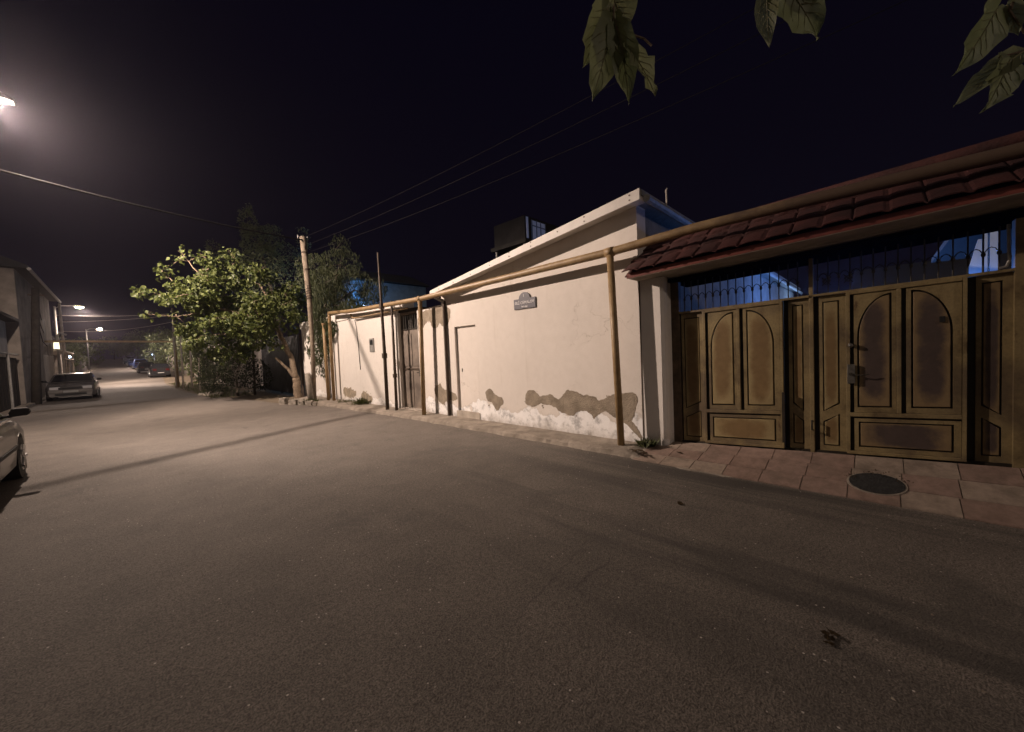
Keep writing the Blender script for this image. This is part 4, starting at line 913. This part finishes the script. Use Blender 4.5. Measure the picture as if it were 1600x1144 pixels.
# ------------------------------------------------------------------ shaded gate and items under the trees
dg_ = empty('dark_yard_gate', (5.4, 21, 0), 'dark corrugated metal yard gate in the shade behind the mulberry trunk', 'gate')
b = MB(); pts = []
for i in range(181): pts.append((5.42 - .022 * (1 if (i // 3) % 2 else 0), 18.1 + i * .035))
for i in range(len(pts) - 1):
    (xa, ya_), (xb_, yb_) = pts[i], pts[i + 1]; b.add([(xa, ya_, .08), (xb_, yb_, .08), (xb_, yb_, 2.7), (xa, ya_, 2.7)], [(0, 1, 2, 3)])
b.build('sheet', mat('dark_sheet_steel', (.045, .045, .048), .5, .4, 3, metal=.3), dg_)
for y in (18.0, 21.2, 24.4):
    b = MB(); b.box(5.44, 5.50, y, y + .1, 0, 2.75); b.build('frame_post', dark_pipe, dg_)
for k, (x, y, h, lb) in enumerate(((2.66, 36.0, 4.4, 'tallest thin pale post under the end of the overhead pipe'), (2.86, 34.0, 4.1, 'pale post just in front of the overhead pipe'), (3.22, 33.0, 3.3, 'short pale post among the thin posts on the verge'), (3.30, 30.0, 2.0, 'low pale post beside the small pipe elbow'), (3.7, 30.2, 5.1, 'thin pole rising into the mulberry crown'), (4.55, 22.3, 2.6, 'thin pale pole in front of the dark yard gate'))):
    pole('thin_post', [(x, y, gz(y) - .05), (x + .03, y, gz(y) + h * .5), (x + .06, y, h + gz(y))], [.055, .05, .045], conc_l if k != 5 else dark_pipe, lb, 'post', 'thin posts on the right verge')
b = MB(); b.tube([(3.05, 27.6, .75), (3.05, 27.6, .55), (3.45, 27.2, .55), (3.45, 27.2, 0)], .035, 8); tag(b.build('pipe_elbow', conc_l, smooth=True), 'small pale bent pipe by the bush on the verge', 'pipe')
op = empty('overhead_pipe', (.2, 37, 0), 'straight ochre gas pipe carried across the street high above the road', 'pipe')
b = MB(); b.tube([(-3.3, 37, gz(37) - .1), (-3.3, 37, 3.35), (-3.2, 37, 3.43), (-2.3, 37, 3.43), (2.78, 37, 3.35), (2.85, 37, 3.25), (2.85, 37, gz(37) - .1)], .066, 10); b.build('pipe_run', mat('pale_ochre_paint', (.52, .38, .20), .5, .2, 6), op, True)
for x in (2.85, -3.3):
    b = MB(); b.disc((x, 37, .3), (0, 0, 1), .09, .06, 12); b.build('flange', pipe_m, op)
for (a, c, s, lb) in (((-3.6, 50, 6.3), (3.3, 46, 6.3), .15, 'top cable of the three lit ones crossing the far street'), ((-3.6, 48, 5.55), (3.4, 44.5, 6.0), .12, 'middle cable of the three lit ones crossing the far street'), ((-3.5, 46, 4.7), (3.4, 42, 5.3), .35, 'lowest sagging cable of the three crossing the far street')):
    cable(a, c, s, .016, lb, cable_l, 'cables across the far street')
pole('utility_pole', [(3.35, 44, gz(44) - .1), (3.38, 44, 6.6)], [.10, .07], wood_m, 'dim wooden pole on the right verge holding the far crossing cables', 'pole')
# stones round the tree pit
rs = random.Random(9)
for k, (x, y, sx_, sy_, sz, lb) in enumerate(((4.10, 15.75, .16, .2, .19, 'dark upright kerb block at the left corner of the tree pit'), (4.28, 15.25, .14, .26, .14, 'pale kerb block, second from the left of the tree pit'), (4.42, 14.75, .14, .22, .13, 'kerb block in the middle of the tree pit edge'), (4.55, 14.42, .14, .2, .12, 'kerb block in front of the mulberry trunk'), (4.66, 14.12, .12, .13, .09, 'small flat pale stone by the wooden pole'))):
    bm = bmesh.new(); bmesh.ops.create_cube(bm, size=1); bmesh.ops.subdivide_edges(bm, edges=bm.edges, cuts=3, use_grid_fill=True)
    for v in bm.verts:
        n_ = Vector((noise.noise(v.co * 3 + Vector((k, 0, 0))), noise.noise(v.co * 3 + Vector((0, k, 5))), noise.noise(v.co * 3 + Vector((5, 0, k))))) * .12
        v.co = Vector(((v.co.x + n_.x) * sx_ * 1.3, (v.co.y + n_.y) * sy_ * 1.3, (v.co.z + .42 + n_.z) * sz * 1.3))
    me = bpy.data.meshes.new('stone'); bm.to_mesh(me); bm.free(); me.materials.append(kerb_m)
    o = bpy.data.objects.new('kerb_stone', me); COL.objects.link(o); o.location = (x, y, 0); o.rotation_euler = (0, 0, .5 + rs.uniform(-.2, .2)); tag(o, lb, 'stone', 'kerb stones round the tree pit')
# rubble heap left of bush
for k, (x, y, s, lb) in enumerate(((2.95, 24.6, .20, 'second from the left of the pale rubble lumps by the dark bush'), (3.1, 24.0, .16, 'small pale rubble lump third from the left at the road edge'), (3.3, 23.5, .22, 'largest and nearest pale rubble lump at the road edge by the dark bush'), (2.8, 25.3, .15, 'farthest and smallest pale rubble lump at the road edge by the dark bush'))):
    bm = bmesh.new(); bmesh.ops.create_icosphere(bm, subdivisions=2, radius=s)
    for v in bm.verts: v.co *= 1 + .5 * noise.noise(v.co * 9 + Vector((k * 3, 0, 0))); v.co.z = v.co.z * .55 + s * .3
    me = bpy.data.meshes.new('rubble'); bm.to_mesh(me); bm.free(); me.materials.append(conc_l)
    o = bpy.data.objects.new('rubble_stone', me); COL.objects.link(o); o.location = (x, y, 0); tag(o, lb, 'stone', 'rubble by the bush')
# weeds
def weeds(base, n, h, sp, label, seed, m=leaf_grass, name='weed_clump'):
    rnd = random.Random(seed); vs = []; fs = []
    for _ in range(n):
        p = Vector((base[0] + rnd.gauss(0, sp), base[1] + rnd.gauss(0, sp), base[2])); d = Vector((rnd.gauss(0, .5), rnd.gauss(0, .5), 1)).normalized(); L = h * rnd.uniform(.4, 1.1); sd = d.orthogonal().normalized() * L * .10; k = len(vs)
        bend = Vector((rnd.gauss(0, .25), rnd.gauss(0, .25), -.1)) * L
        vs += [p - sd * .5, p + sd * .5, p + d * L * .5 + sd + bend * .3, p + d * L * .5 - sd + bend * .3, p + d * L + bend]; fs += [(k, k + 1, k + 2, k + 3), (k + 3, k + 2, k + 4)]
    o = rawbuild(name, vs, fs, m); return tag(o, label, 'plant')
weeds((5.40, 2.48, .09), 130, .17, .06, 'small weed growing at the foot of the corner pier', 1)
weeds((5.38, 12.0, .09), 170, .26, .13, 'tall weeds at the stained foot of the pale boundary wall', 2)
weeds((5.35, 13.2, .09), 110, .14, .16, 'low weeds on the pavement near the leaning post', 3)
weeds((4.62, 14.7, .02), 150, .24, .12, 'grass tuft round the foot of the wooden pole', 4)
tag(rawbuild('verge_grass', *(lambda r: (lambda VF: VF)( (lambda vs, fs: (vs, fs))(*(lambda: (
    [c for _ in range(1500) for c in (lambda x, y, a, h: [(x, y, gz(y)), (x + .03 * math.cos(a), y + .03 * math.sin(a), gz(y)), (x + .02 * math.cos(a) + r.gauss(0, .04), y + r.gauss(0, .04), gz(y) + h)])(r.uniform(2.75, 4.6), r.uniform(22, 44), r.uniform(0, 6.3), r.uniform(.05, .22))],
    [(i * 3, i * 3 + 1, i * 3 + 2) for i in range(1500)]))())))(random.Random(8)), leaf_grass), 'sparse dry grass on the right verge', 'grass', kind='stuff')
# manhole + litter
mh = empty('manhole_cover', (5.20, .0, 0), 'round dark manhole cover set in the apron before the gate', 'manhole')
def onap(p): return (p[0], p[1], az(p[0], p[1]) + p[2])
def disk_on(r0, dz, sx=1.0):
    b = MB(); N_ = 40; ring = [(5.20 + r0 * math.cos(2 * math.pi * k / N_) * sx * .78, r0 * math.sin(2 * math.pi * k / N_)) for k in range(N_)]
    top_ = [(x, y, az(x, y) + dz) for x, y in ring]; bot = [(x, y, az(x, y) - .02) for x, y in ring]
    b.add(top_ + bot + [(5.20, 0, az(5.20, 0) + dz)], [(k, (k + 1) % N_, 2 * N_) for k in range(N_)] + [(k, N_ + k, N_ + (k + 1) % N_, (k + 1) % N_) for k in range(N_)]); return b
disk_on(.222, .014).build('rim', conc, mh)
cv = disk_on(.205, .019).build('cover', mat('cast_iron', (.03, .03, .03), .8, .5, 25, .8, 60), mh)
b = MB(); rm = random.Random(2)
for k in range(70):
    a = rm.uniform(.2, 2.9); r_ = rm.uniform(.13, .24); x, y = 5.20 + r_ * math.sin(a) * .9, r_ * math.cos(a) * 1.2
    z = az(x, y) + .020; s = rm.uniform(.008, .02); t = rm.uniform(0, 3)
    b.add([(x, y, z), (x + s * math.cos(t), y + s * math.sin(t), z + .012), (x - s * math.sin(t), y + s * math.cos(t), z + .004)], [(0, 1, 2)])
b.build('debris', leaf_dry, cv)
def dead_leaf(x, y, z, s, label, seed, n=1, m=leaf_dry):
    rnd = random.Random(seed); mb = MB()
    for k in range(n):
        a = rnd.uniform(0, 6.28); big_leaf(mb, (x + rnd.gauss(0, s * .5 if n > 1 else 0), y + rnd.gauss(0, s * .5 if n > 1 else 0), z + .006 + .004 * k), (math.cos(a), math.sin(a), .03), s * rnd.uniform(.7, 1.1), s * .6, (rnd.gauss(0, .1), rnd.gauss(0, .1), 1), -.10, rnd, .12)
    return tag(mb.build('dead_leaf', [m, m]), label, 'leaf')
dead_leaf(3.77, 1.39, .0, .09, 'single dark curled leaf lying on the asphalt before the gate', 1)
dead_leaf(2.50, .18, .0, .05, 'clump of dead leaves on the asphalt in the right foreground', 2, 6)
dead_leaf(5.30, 1.93, az(5.3, 1.93) + .006, .08, 'brown leaf on the pink tiles near the corner pier', 3)
dead_leaf(5.05, 2.45, .06, .10, 'pile of dark leaves at the pavement end beside the tiles', 4, 9)
tag(rawbuild('litter', *(lambda r: (
    [c for _ in range(150) for c in (lambda x, y, a, s: [(x, y, .004 + (az(x, y) if x > 4.95 else 0)), (x + s * math.cos(a), y + s * math.sin(a), .008 + (az(x, y) if x > 4.95 else 0)), (x - s * .4 * math.sin(a), y + s * .4 * math.cos(a), .012 + (az(x, y) if x > 4.95 else 0))])(r.uniform(2.0, 5.6), r.uniform(-.6, 4.0), r.uniform(0, 6.3), r.uniform(.006, .022))],
    [(i * 3, i * 3 + 1, i * 3 + 2) for i in range(150)]))(random.Random(6)), leafmat('litter_bits', (.30, .26, .20), (.08, .05, .03), .1)), 'tiny leaf bits and litter scattered on the asphalt before the gate', 'litter', kind='stuff')

# ------------------------------------------------------------------ cars
def car(name, label, loc, rz, paint, style='sedan', group='cars parked along the street', L=4.45, Wd=1.76, H=1.43, cat='car', head=lens_m, tail=red_lens):
    e = empty(name, loc, label, cat, group, rz)
    hw = Wd / 2; yf, yr = L / 2, -L / 2; yw = (L * .295, -L * .285); rw = .315; R_ = .365
    van = style != 'sedan'
    belt = .90 if not van else .98
    def top(y):
        if y > L * .17: t = (y - L * .17) / (yf - L * .17); return belt + .03 - .06 * t - .20 * t ** 4
        if style == 'sedan' and y < -L * .30: t = (-y - L * .30) / (yf - L * .30); return belt + .06 - .02 * t - .16 * t ** 5
        return belt + .04
    def wid(y): t = abs(y) / (L / 2); return hw * (1 - .05 * t ** 2 - .13 * max(0, (t - .78) / .22) ** 2)
    def zb(y):
        z = .20 if abs(y) < L * .43 else .24
        for w in yw:
            d = abs(y - w)
            if d < R_: z = max(z, rw + math.sqrt(R_ * R_ - d * d) * .98)
        return z
    st = [yr + L * i / 74 for i in range(75)]; vs = []; m = 9
    for y in st:
        w, t, z = wid(y), top(y), zb(y); zz = lambda v: max(v, z + .01)
        half = [(0, z if z < .3 else z), (w * .93, z), (w * .985, zz(z + .06) if z < .3 else z + .012), (w, zz(.50)), (w * .995, zz(.66)), (w * .975, max(t - .12, z + .03)), (w * .93, t - .035), (w * .82, t), (0, t + .015)]
        vs += half + [(-p[0], p[1]) for p in half[-2:0:-1]]
        k = len(half) * 2 - 2
        vs[-k:] = [(p[0], y, p[1]) for p in vs[-k:]]
    k = 16; fs = [(j * k + i, j * k + (i + 1) % k, (j + 1) * k + (i + 1) % k, (j + 1) * k + i) for j in range(len(st) - 1) for i in range(k)]
    fs += [tuple(range(k)), tuple((len(st) - 1) * k + i for i in range(k - 1, -1, -1))]
    b = MB(); b.add(vs, fs); body = b.build('body', paint, e, True, True)
    mod = body.modifiers.new('es', 'EDGE_SPLIT'); mod.split_angle = math.radians(38)
    # greenhouse
    if style == 'sedan': prof = [(-L * .37, belt + .03), (-L * .225, H - .05), (-.30, H), (.15, H - .02), (.42, H - .08), (L * .245, belt + .03)]
    else: prof = [(-L * .475, belt + .03), (-L * .42, H - .06), (-.6, H), (.10, H - .01), (.40, H - .07), (L * .26, belt + .03)]
    wb = hw * .93; vs = []
    def wt(z): return wb - (z - belt) * .36
    for y, z in prof: vs += [(wb, y, belt), (wt(z - .03), y, z - .03), (wt(z) - .07, y, z), (0, y, z + .02), (-wt(z) + .07, y, z), (-wt(z - .03), y, z - .03), (-wb, y, belt)]
    b = MB(); b.add(vs, [(j * 7 + i, j * 7 + i + 1, (j + 1) * 7 + i + 1, (j + 1) * 7 + i) for j in range(len(prof) - 1) for i in range(6)]); b.build('cabin', paint, e, True, True)
    def slope_pane(i, j, nm, pr=.012):
        (y0, z0), (y1, z1) = prof[i], prof[j]; n_ = Vector((0, -(z1 - z0), (y1 - y0))).normalized(); n_ = n_ if n_.z > 0 else -n_
        q = []
        for t in (.08, .94):
            y, z = y0 + (y1 - y0) * t, z0 + (z1 - z0) * t; w = wt(z) - .085; q.append([(s * w * u, y + n_.y * pr, z + (.02 if u == 0 else .004) + n_.z * pr) for s, u in ((1, 1), (1, 0), (-1, 1))])
        b = MB(); b.add(q[0] + q[1], [(0, 1, 4, 3), (1, 2, 5, 4)]); b.build(nm, glass_d, e, False, True)
    slope_pane(5, 4, 'windscreen'); slope_pane(0, 1, 'rear_window')
    def roof_at(y):
        for (a, c), (d_, f_) in zip(prof, prof[1:]):
            if a <= y <= d_: return c + (f_ - c) * (y - a) / (d_ - a)
        return belt
    def side_pane(ya_, yb_, s):
        N_ = 6; lo = []; hi = []
        for i in range(N_ + 1):
            y = ya_ + (yb_ - ya_) * i / N_; z1 = max(belt + .06, roof_at(y) - .09); z0 = belt + .045
            lo.append((s * (wt(z0) + .004), y, z0)); hi.append((s * (wt(z1) + .004), y, z1))
        b = MB(); b.add(lo + hi, [(i, i + 1, N_ + 2 + i, N_ + 1 + i) for i in range(N_)]); b.build('side_window', glass_d, e, False, True)
    for s in (1, -1):
        side_pane(-.18, .96 if style == 'sedan' else 1.0, s); side_pane(-1.02, -.26, s)
        if van: side_pane(-1.75, -1.10, s)
        # door gaps, moulding, handles, mirror
        b = MB()
        for y in (-.22, 1.02 if not van else 1.05, -1.05):
            b.add([(s * (wid(y) * 1.0 + .002), y - .006, .30), (s * (wid(y) + .002), y + .006, .30), (s * (wid(y) * .996 + .004), y + .006, .66), (s * (wid(y) * .996 + .004), y - .006, .66), (s * (wid(y) * .975 + .004), y + .006, belt - .09), (s * (wid(y) * .975 + .004), y - .006, belt - .09)], [(0, 1, 2, 3), (3, 2, 4, 5)])
        b.build('door_gap', black_m, e, False, True)
        b = MB(); b.box(s * hw - .012, s * hw + .012, -1.0, .95, .50, .545); b.build('side_moulding', black_m, e, False, True)
        b = MB(); b.box(min(s * wb * .99, s * (wb + .015)), max(s * wb * .99, s * (wb + .015)), -1.2, 1.05, belt + .005, belt + .03); b.build('belt_strip', chrome, e, False, True)
        b = MB(); b.prism([(s * (hw - .02), belt + .07), (s * (hw + .14), belt + .08), (s * (hw + .17), belt + .13), (s * (hw + .14), belt + .19), (s * (hw + .0), belt + .19), (s * (hw - .03), belt + .13)], .76, .85, 'y'); b.box(min(s * (hw - .1), s * hw), max(s * (hw - .1), s * hw), .79, .83, belt + .06, belt + .10); b.build('wing_mirror', black_m, e, False, True, .018)
        b = MB()
        for y in (-.12, -.92): b.box(min(s * hw * .98, s * (hw * .98 + .025)), max(s * hw * .98, s * (hw * .98 + .025)), y, y + .17, belt - .14, belt - .11)
        b.build('door_handle', paint, e, False, True)
        for w in yw:
            b = MB(); b.disc((s * (hw - .115), w, rw), (1, 0, 0), rw, .20, 28); ty = b.build('wheel', black_m, e, True, True)
            ty.modifiers.new('es', 'EDGE_SPLIT').split_angle = math.radians(40)
            b = MB(); b.disc((s * (hw - .02), w, rw), (1, 0, 0), rw * .62, .03, 20)
            for q in range(5): a = q * 2 * math.pi / 5; b.tube([(s * (hw - .005), w, rw), (s * (hw - .005), w + rw * .6 * math.cos(a), rw + rw * .6 * math.sin(a))], .028, 6)
            b.build('rim', rim_m, ty, False, True)
        xo = s * hw * .60
        b = MB(); b.box(xo - .20, xo + .17, yf - .085, yf + .004, .60, .74); b.build('headlight', head, e, False, True, .02)
        b = MB(); b.box(xo - .14, xo + .20, yr - .004, yr + .09, .66 if not van else .72, .82 if not van else .95); b.build('tail_light', tail, e, False, True, .02)
    b = MB(); b.box(-.42, .42, yf - .03, yf + .008, .58, .71); b.box(-.55, .55, yf - .03, yf + .012, .28, .40); b.build('grille', black_m, e, False, True)
    b = MB(); b.box(-.78, .78, yf - .10, yf + .03, .42, .56); b.build('front_bumper', paint, e, False, True, .03)
    b = MB(); b.box(-.80, .80, yr - .03, yr + .10, .38, .58); b.build('rear_bumper', paint, e, False, True, .03)
    b = MB(); b.box(-.26, .26, yf + .031, yf + .036, .43, .54); b.box(-.26, .26, yr - .036, yr - .031, .44, .55); b.build('number_plate', plate_m, e, False, True)
    return e
def paint(n, c, rough=.32, metal=.55): return mat(n, c, rough, .12, 3, metal=metal, spec=.5, coat=.35)
car('parked_car', 'silver grey saloon at the left edge, seen from its front wing and mirror', (-1.99, 8.02, 0), 0.0, paint('dusty_grey_paint', (.155, .145, .13), .42, .35), L=4.5, Wd=1.76)
car('parked_car', 'silver sedan parked on the left facing the camera, hood shining', (-1.90, 32.7, 0), math.pi, paint('silver_paint', (.20, .19, .18), .25), L=4.6, Wd=1.84, H=1.42)
car('parked_car', 'dark hatchback on the right verge, nearest of the far parked cars', (3.02, 59.6, gz(59) + .02), 0.02, paint('black_paint', (.020, .020, .022), .2, .2), 'hatch', L=4.0, H=1.52)
car('parked_car', 'black car parked behind the dark hatchback with a bright lamp reflection', (2.35, 71, gz(71) + .02), 0.02, paint('black_paint', (.02, .02, .022)), 'sedan', L=4.4)
car('parked_car', 'blue lit car beyond the black ones on the right', (2.1, 84, gz(84) + .02), .03, paint('blue_paint', (.05, .09, .28), .3, .3), 'hatch', L=4.3, H=1.55)
car('parked_car', 'dark blue car at the brow, farthest but one', (1.7, 96, gz(96) + .02), .03, paint('navy_paint', (.03, .045, .12), .3, .3), 'sedan')
car('parked_car', 'farthest parked car, dark, near the brow of the street', (1.25, 111, gz(111) + .02), .03, paint('black_paint', (.02, .02, .022)), 'hatch')
ll = empty('led_floodlight', (4.0, 88, gz(88)), 'bluish floodlight shining on the far parked cars', 'lamp')
b = MB(); b.tube([(4.0, 88, gz(88) - .1), (4.0, 88, gz(88) + 2.3)], .05, 8); b.build('pole', galv, ll)
b = MB(); b.box(3.80, 4.0, 87.85, 88.0, gz(88) + 2.1, gz(88) + 2.3); b.build('housing', galv, ll)
b = MB(); b.box(3.76, 3.799, 87.8, 88.0, gz(88) + 2.12, gz(88) + 2.28); b.build('lens', lit_cool, ll)
light('flood_light', 'POINT', (3.55, 87.8, gz(88) + 2.15), 130, (.30, .48, 1.0), ll, .06)

# ------------------------------------------------------------------ left side of the street
lh = empty('two_storey_house', (-3.2, 35, 0), 'tall rendered two storey house with overhanging eaves on the left', 'house')
b = MB(); b.prism([(28.9, 0), (28.9, 6.45), (41, 6.45), (41, 0)], -12, -3.2); b.build('wall', wall_left, lh)
b = MB(); b.prism([(-12.4, 6.5), (-2.75, 6.45), (-2.75, 6.58), (-7.6, 8.9)], 28.5, 41.4, 'y'); b.build('roof', mat('slate_sheet', (.020, .020, .022)), lh)
b = MB(); b.tube([(-2.72, 28.5, 6.42), (-2.72, 41.4, 6.42)], .07, 8); b.build('gutter', galv, lh)
for (y, z) in ((33.3, 4.1), (37.6, 4.1)):
    b = MB(); b.box(-3.22, -3.198, y - .5, y + .5, z - .7, z + .7); w_ = b.build('window', glass_w, lh)
    b = MB()
    for a, c, d_, f_ in ((y - .56, y - .5, z - .76, z + .76), (y + .5, y + .56, z - .76, z + .76), (y - .5, y + .5, z + .7, z + .76), (y - .58, y + .58, z - .80, z - .7), (y - .02, y + .02, z - .7, z + .7)): b.box(-3.26, -3.199, a, c, d_, f_)
    b.build('frame', wall_left, w_)
b = MB(); b.box(-3.21, -3.197, 36.0, 40.9, .1, 2.6); b.build('plinth_render', wall_white, lh)
lo_ = empty('low_house', (-3.6, 24.5, 0), 'low white walled house with a dark roof at the left edge', 'house')
b = MB(); b.box(-9, -3.5, 20, 28.2, 0, 3.9); b.build('wall', wall_white, lo_)
b = MB(); b.prism([(-9.3, 4.0), (-3.15, 3.92), (-3.15, 4.05), (-6.2, 5.9)], 19.8, 28.5, 'y'); b.build('roof', mat('slate_sheet', (.020, .020, .022)), lo_)
fe = empty('board_fence', (-3.3, 24, 0), 'dark board fence in front of the low house at the left', 'fence')
b = MB(); 
for i in range(60): b.box(-3.32, -3.29 + .008 * (i % 2), 12 + i * .27, 12 + i * .27 + .255, .1, 2.25)
b.build('boards', dark_m, fe)
b = MB(); b.tube([(-3.25, 12, 2.4), (-3.25, 28.2, 2.4)], .04, 8); b.build('top_pipe', galv, fe)
for y in (14, 18, 22, 26):
    b = MB(); b.tube([(-3.24, y, .05), (-3.24, y, 2.42)], .045, 8); b.build('post', galv, fe)
lp = pole('utility_pole', [(-2.98, 29.6, -.05), (-2.86, 29.8, 2.8), (-2.72, 30.0, 5.75)], [.17, .15, .13], mat('dark_pole_wood', (.045, .038, .030), .9, .4, 6), 'dark thick wooden pole in front of the tall left house', 'pole')
b = MB(); b.box(-2.98, -2.46, 29.93, 30.0, 5.35, 5.42); b.build('crossarm', dark_pipe, lp)
b = MB()
for y, z in ((36.5, 4.7), (37.2, 3.95), (38.0, 3.2)): b.tube([(-2.72, 30.0, 5.0 - (4.7 - z) * .8), (-2.95, 33.5, z + .05), (-3.19, y, z)], .02, 6)
b.build('service_cable', cable_m, lp)
cp = empty('carport_awning', (-3.1, 45, 0), 'flat pale carport awning on thin posts past the tall left house', 'awning')
b = MB(); b.box(-5.5, -2.75, 41.6, 50, 2.95, 3.05); b.build('canopy', conc_l, cp)
for y in (42, 45.5, 49.5): b = MB(); b.tube([(-2.85, y, gz(y) - .05), (-2.85, y, 2.949)], .06, 8); b.build('post', conc_l, cp)
b = MB(); b.tube([(-2.8, 41.7, 2.4), (-2.8, 49.9, 2.5)], .03, 6); b.build('rail', conc_l, cp)
wl = empty('wall_lantern', (-3.1, 41.2, 3.2), 'small glowing yellow lantern above the carport awning', 'lamp')
b = MB(); b.tube([(-3.05, 41.3, 3.06), (-3.05, 41.3, 3.12)], .08, 10); b.build('base', iron, wl)
b = MB(); b.tube([(-3.05, 41.3, 3.121), (-3.05, 41.3, 3.62)], [.14, .12], 10); b.build('lantern_glass', lit_warm, wl)
wl2 = empty('porch_lamp', (-3.35, 54.9, 2.8), 'small cold white lamp beyond the carport on the left', 'lamp')
b = MB(); b.box(-3.5, -3.3, 55, 55.1, 2.75, 2.95); b.build('housing', galv, wl2)
b = MB(); b.sphere((-3.33, 54.93, 2.85), .10, 10, 6); b.build('bulb', lit_cool, wl2)
light('porch_light', 'POINT', (-3.15, 54.7, 2.8), 22, (.55, .75, 1.0), wl2, .06)
b = MB(); b.box(-9, -3.55, 50.5, 56, 0, 4.2); fh = empty('small_house', (-4, 53, 0), 'small dark house past the carport on the left', 'house'); b.build('wall', wall_left, fh)
b = MB(); b.prism([(-9.3, 4.2), (-3.2, 4.2), (-6.2, 5.8)], 50.2, 56.3, 'y'); b.build('roof', mat('slate_sheet', (.020, .020, .022)), fh)
b = MB(); b.box(-3.56, -3.54, 52, 53.2, 1.2, 2.6); b.build('window', glass_w, fh)
pole('utility_pole', [(-3.05, 46.5, gz(46) - .05), (-3.1, 46.5, 6.9)], [.10, .07], cpole_m, 'slim grey pole beside the carport awning', 'pole')
b = MB(); b.tube([(-3.0, 41.4, .1), (-3.0, 41.4, 4.0), (-2.85, 41.4, 4.25), (-2.55, 41.4, 4.1)], .07, 8); tag(b.build('vent_pipe', galv, smooth=True), 'grey bent vent pipe at the corner of the tall left house', 'pipe')
for k, (y, h, m_, lb) in enumerate(((60, 2.2, wall_left, 'dim plastered wall on the left beyond the small house'), (76, 2.4, wall_left, 'far left plastered wall below the farthest lamp'))):
    b = MB(); b.box(-3.9, -3.7, y, y + 12, gz(y) - .2, gz(y) + h); b.box(-3.95, -3.65, y, y + 12, gz(y) + h + .001, gz(y) + h + .1); tag(b.build('street_wall', m_), lb, 'wall')
b = MB(); b.box(5.6, 5.8, 26, 90, -.1, 3.2); tag(b.build('street_wall', wall_left), 'dim long wall behind the trees on the right of the street', 'wall')

# ------------------------------------------------------------------ air volume added for the lens glow round the lamps
hz = bpy.data.materials.new('glare_haze'); hz.use_nodes = True; nt = hz.node_tree; nt.nodes.clear()
ho = nt.nodes.new('ShaderNodeOutputMaterial'); pv = nt.nodes.new('ShaderNodeVolumePrincipled')
pv.inputs['Density'].default_value = .00055; pv.inputs['Color'].default_value = (.90, .84, 1.0, 1); pv.inputs['Anisotropy'].default_value = .86
nt.links.new(pv.outputs[0], ho.inputs['Volume'])
b = MB(); b.box(-500.5, 500.5, -300.5, 700.5, -1.2, 17); tag(b.build('glare_haze', hz), 'thin air volume added to give the street lamps a lens-like glow', 'glare_haze', kind='stuff')
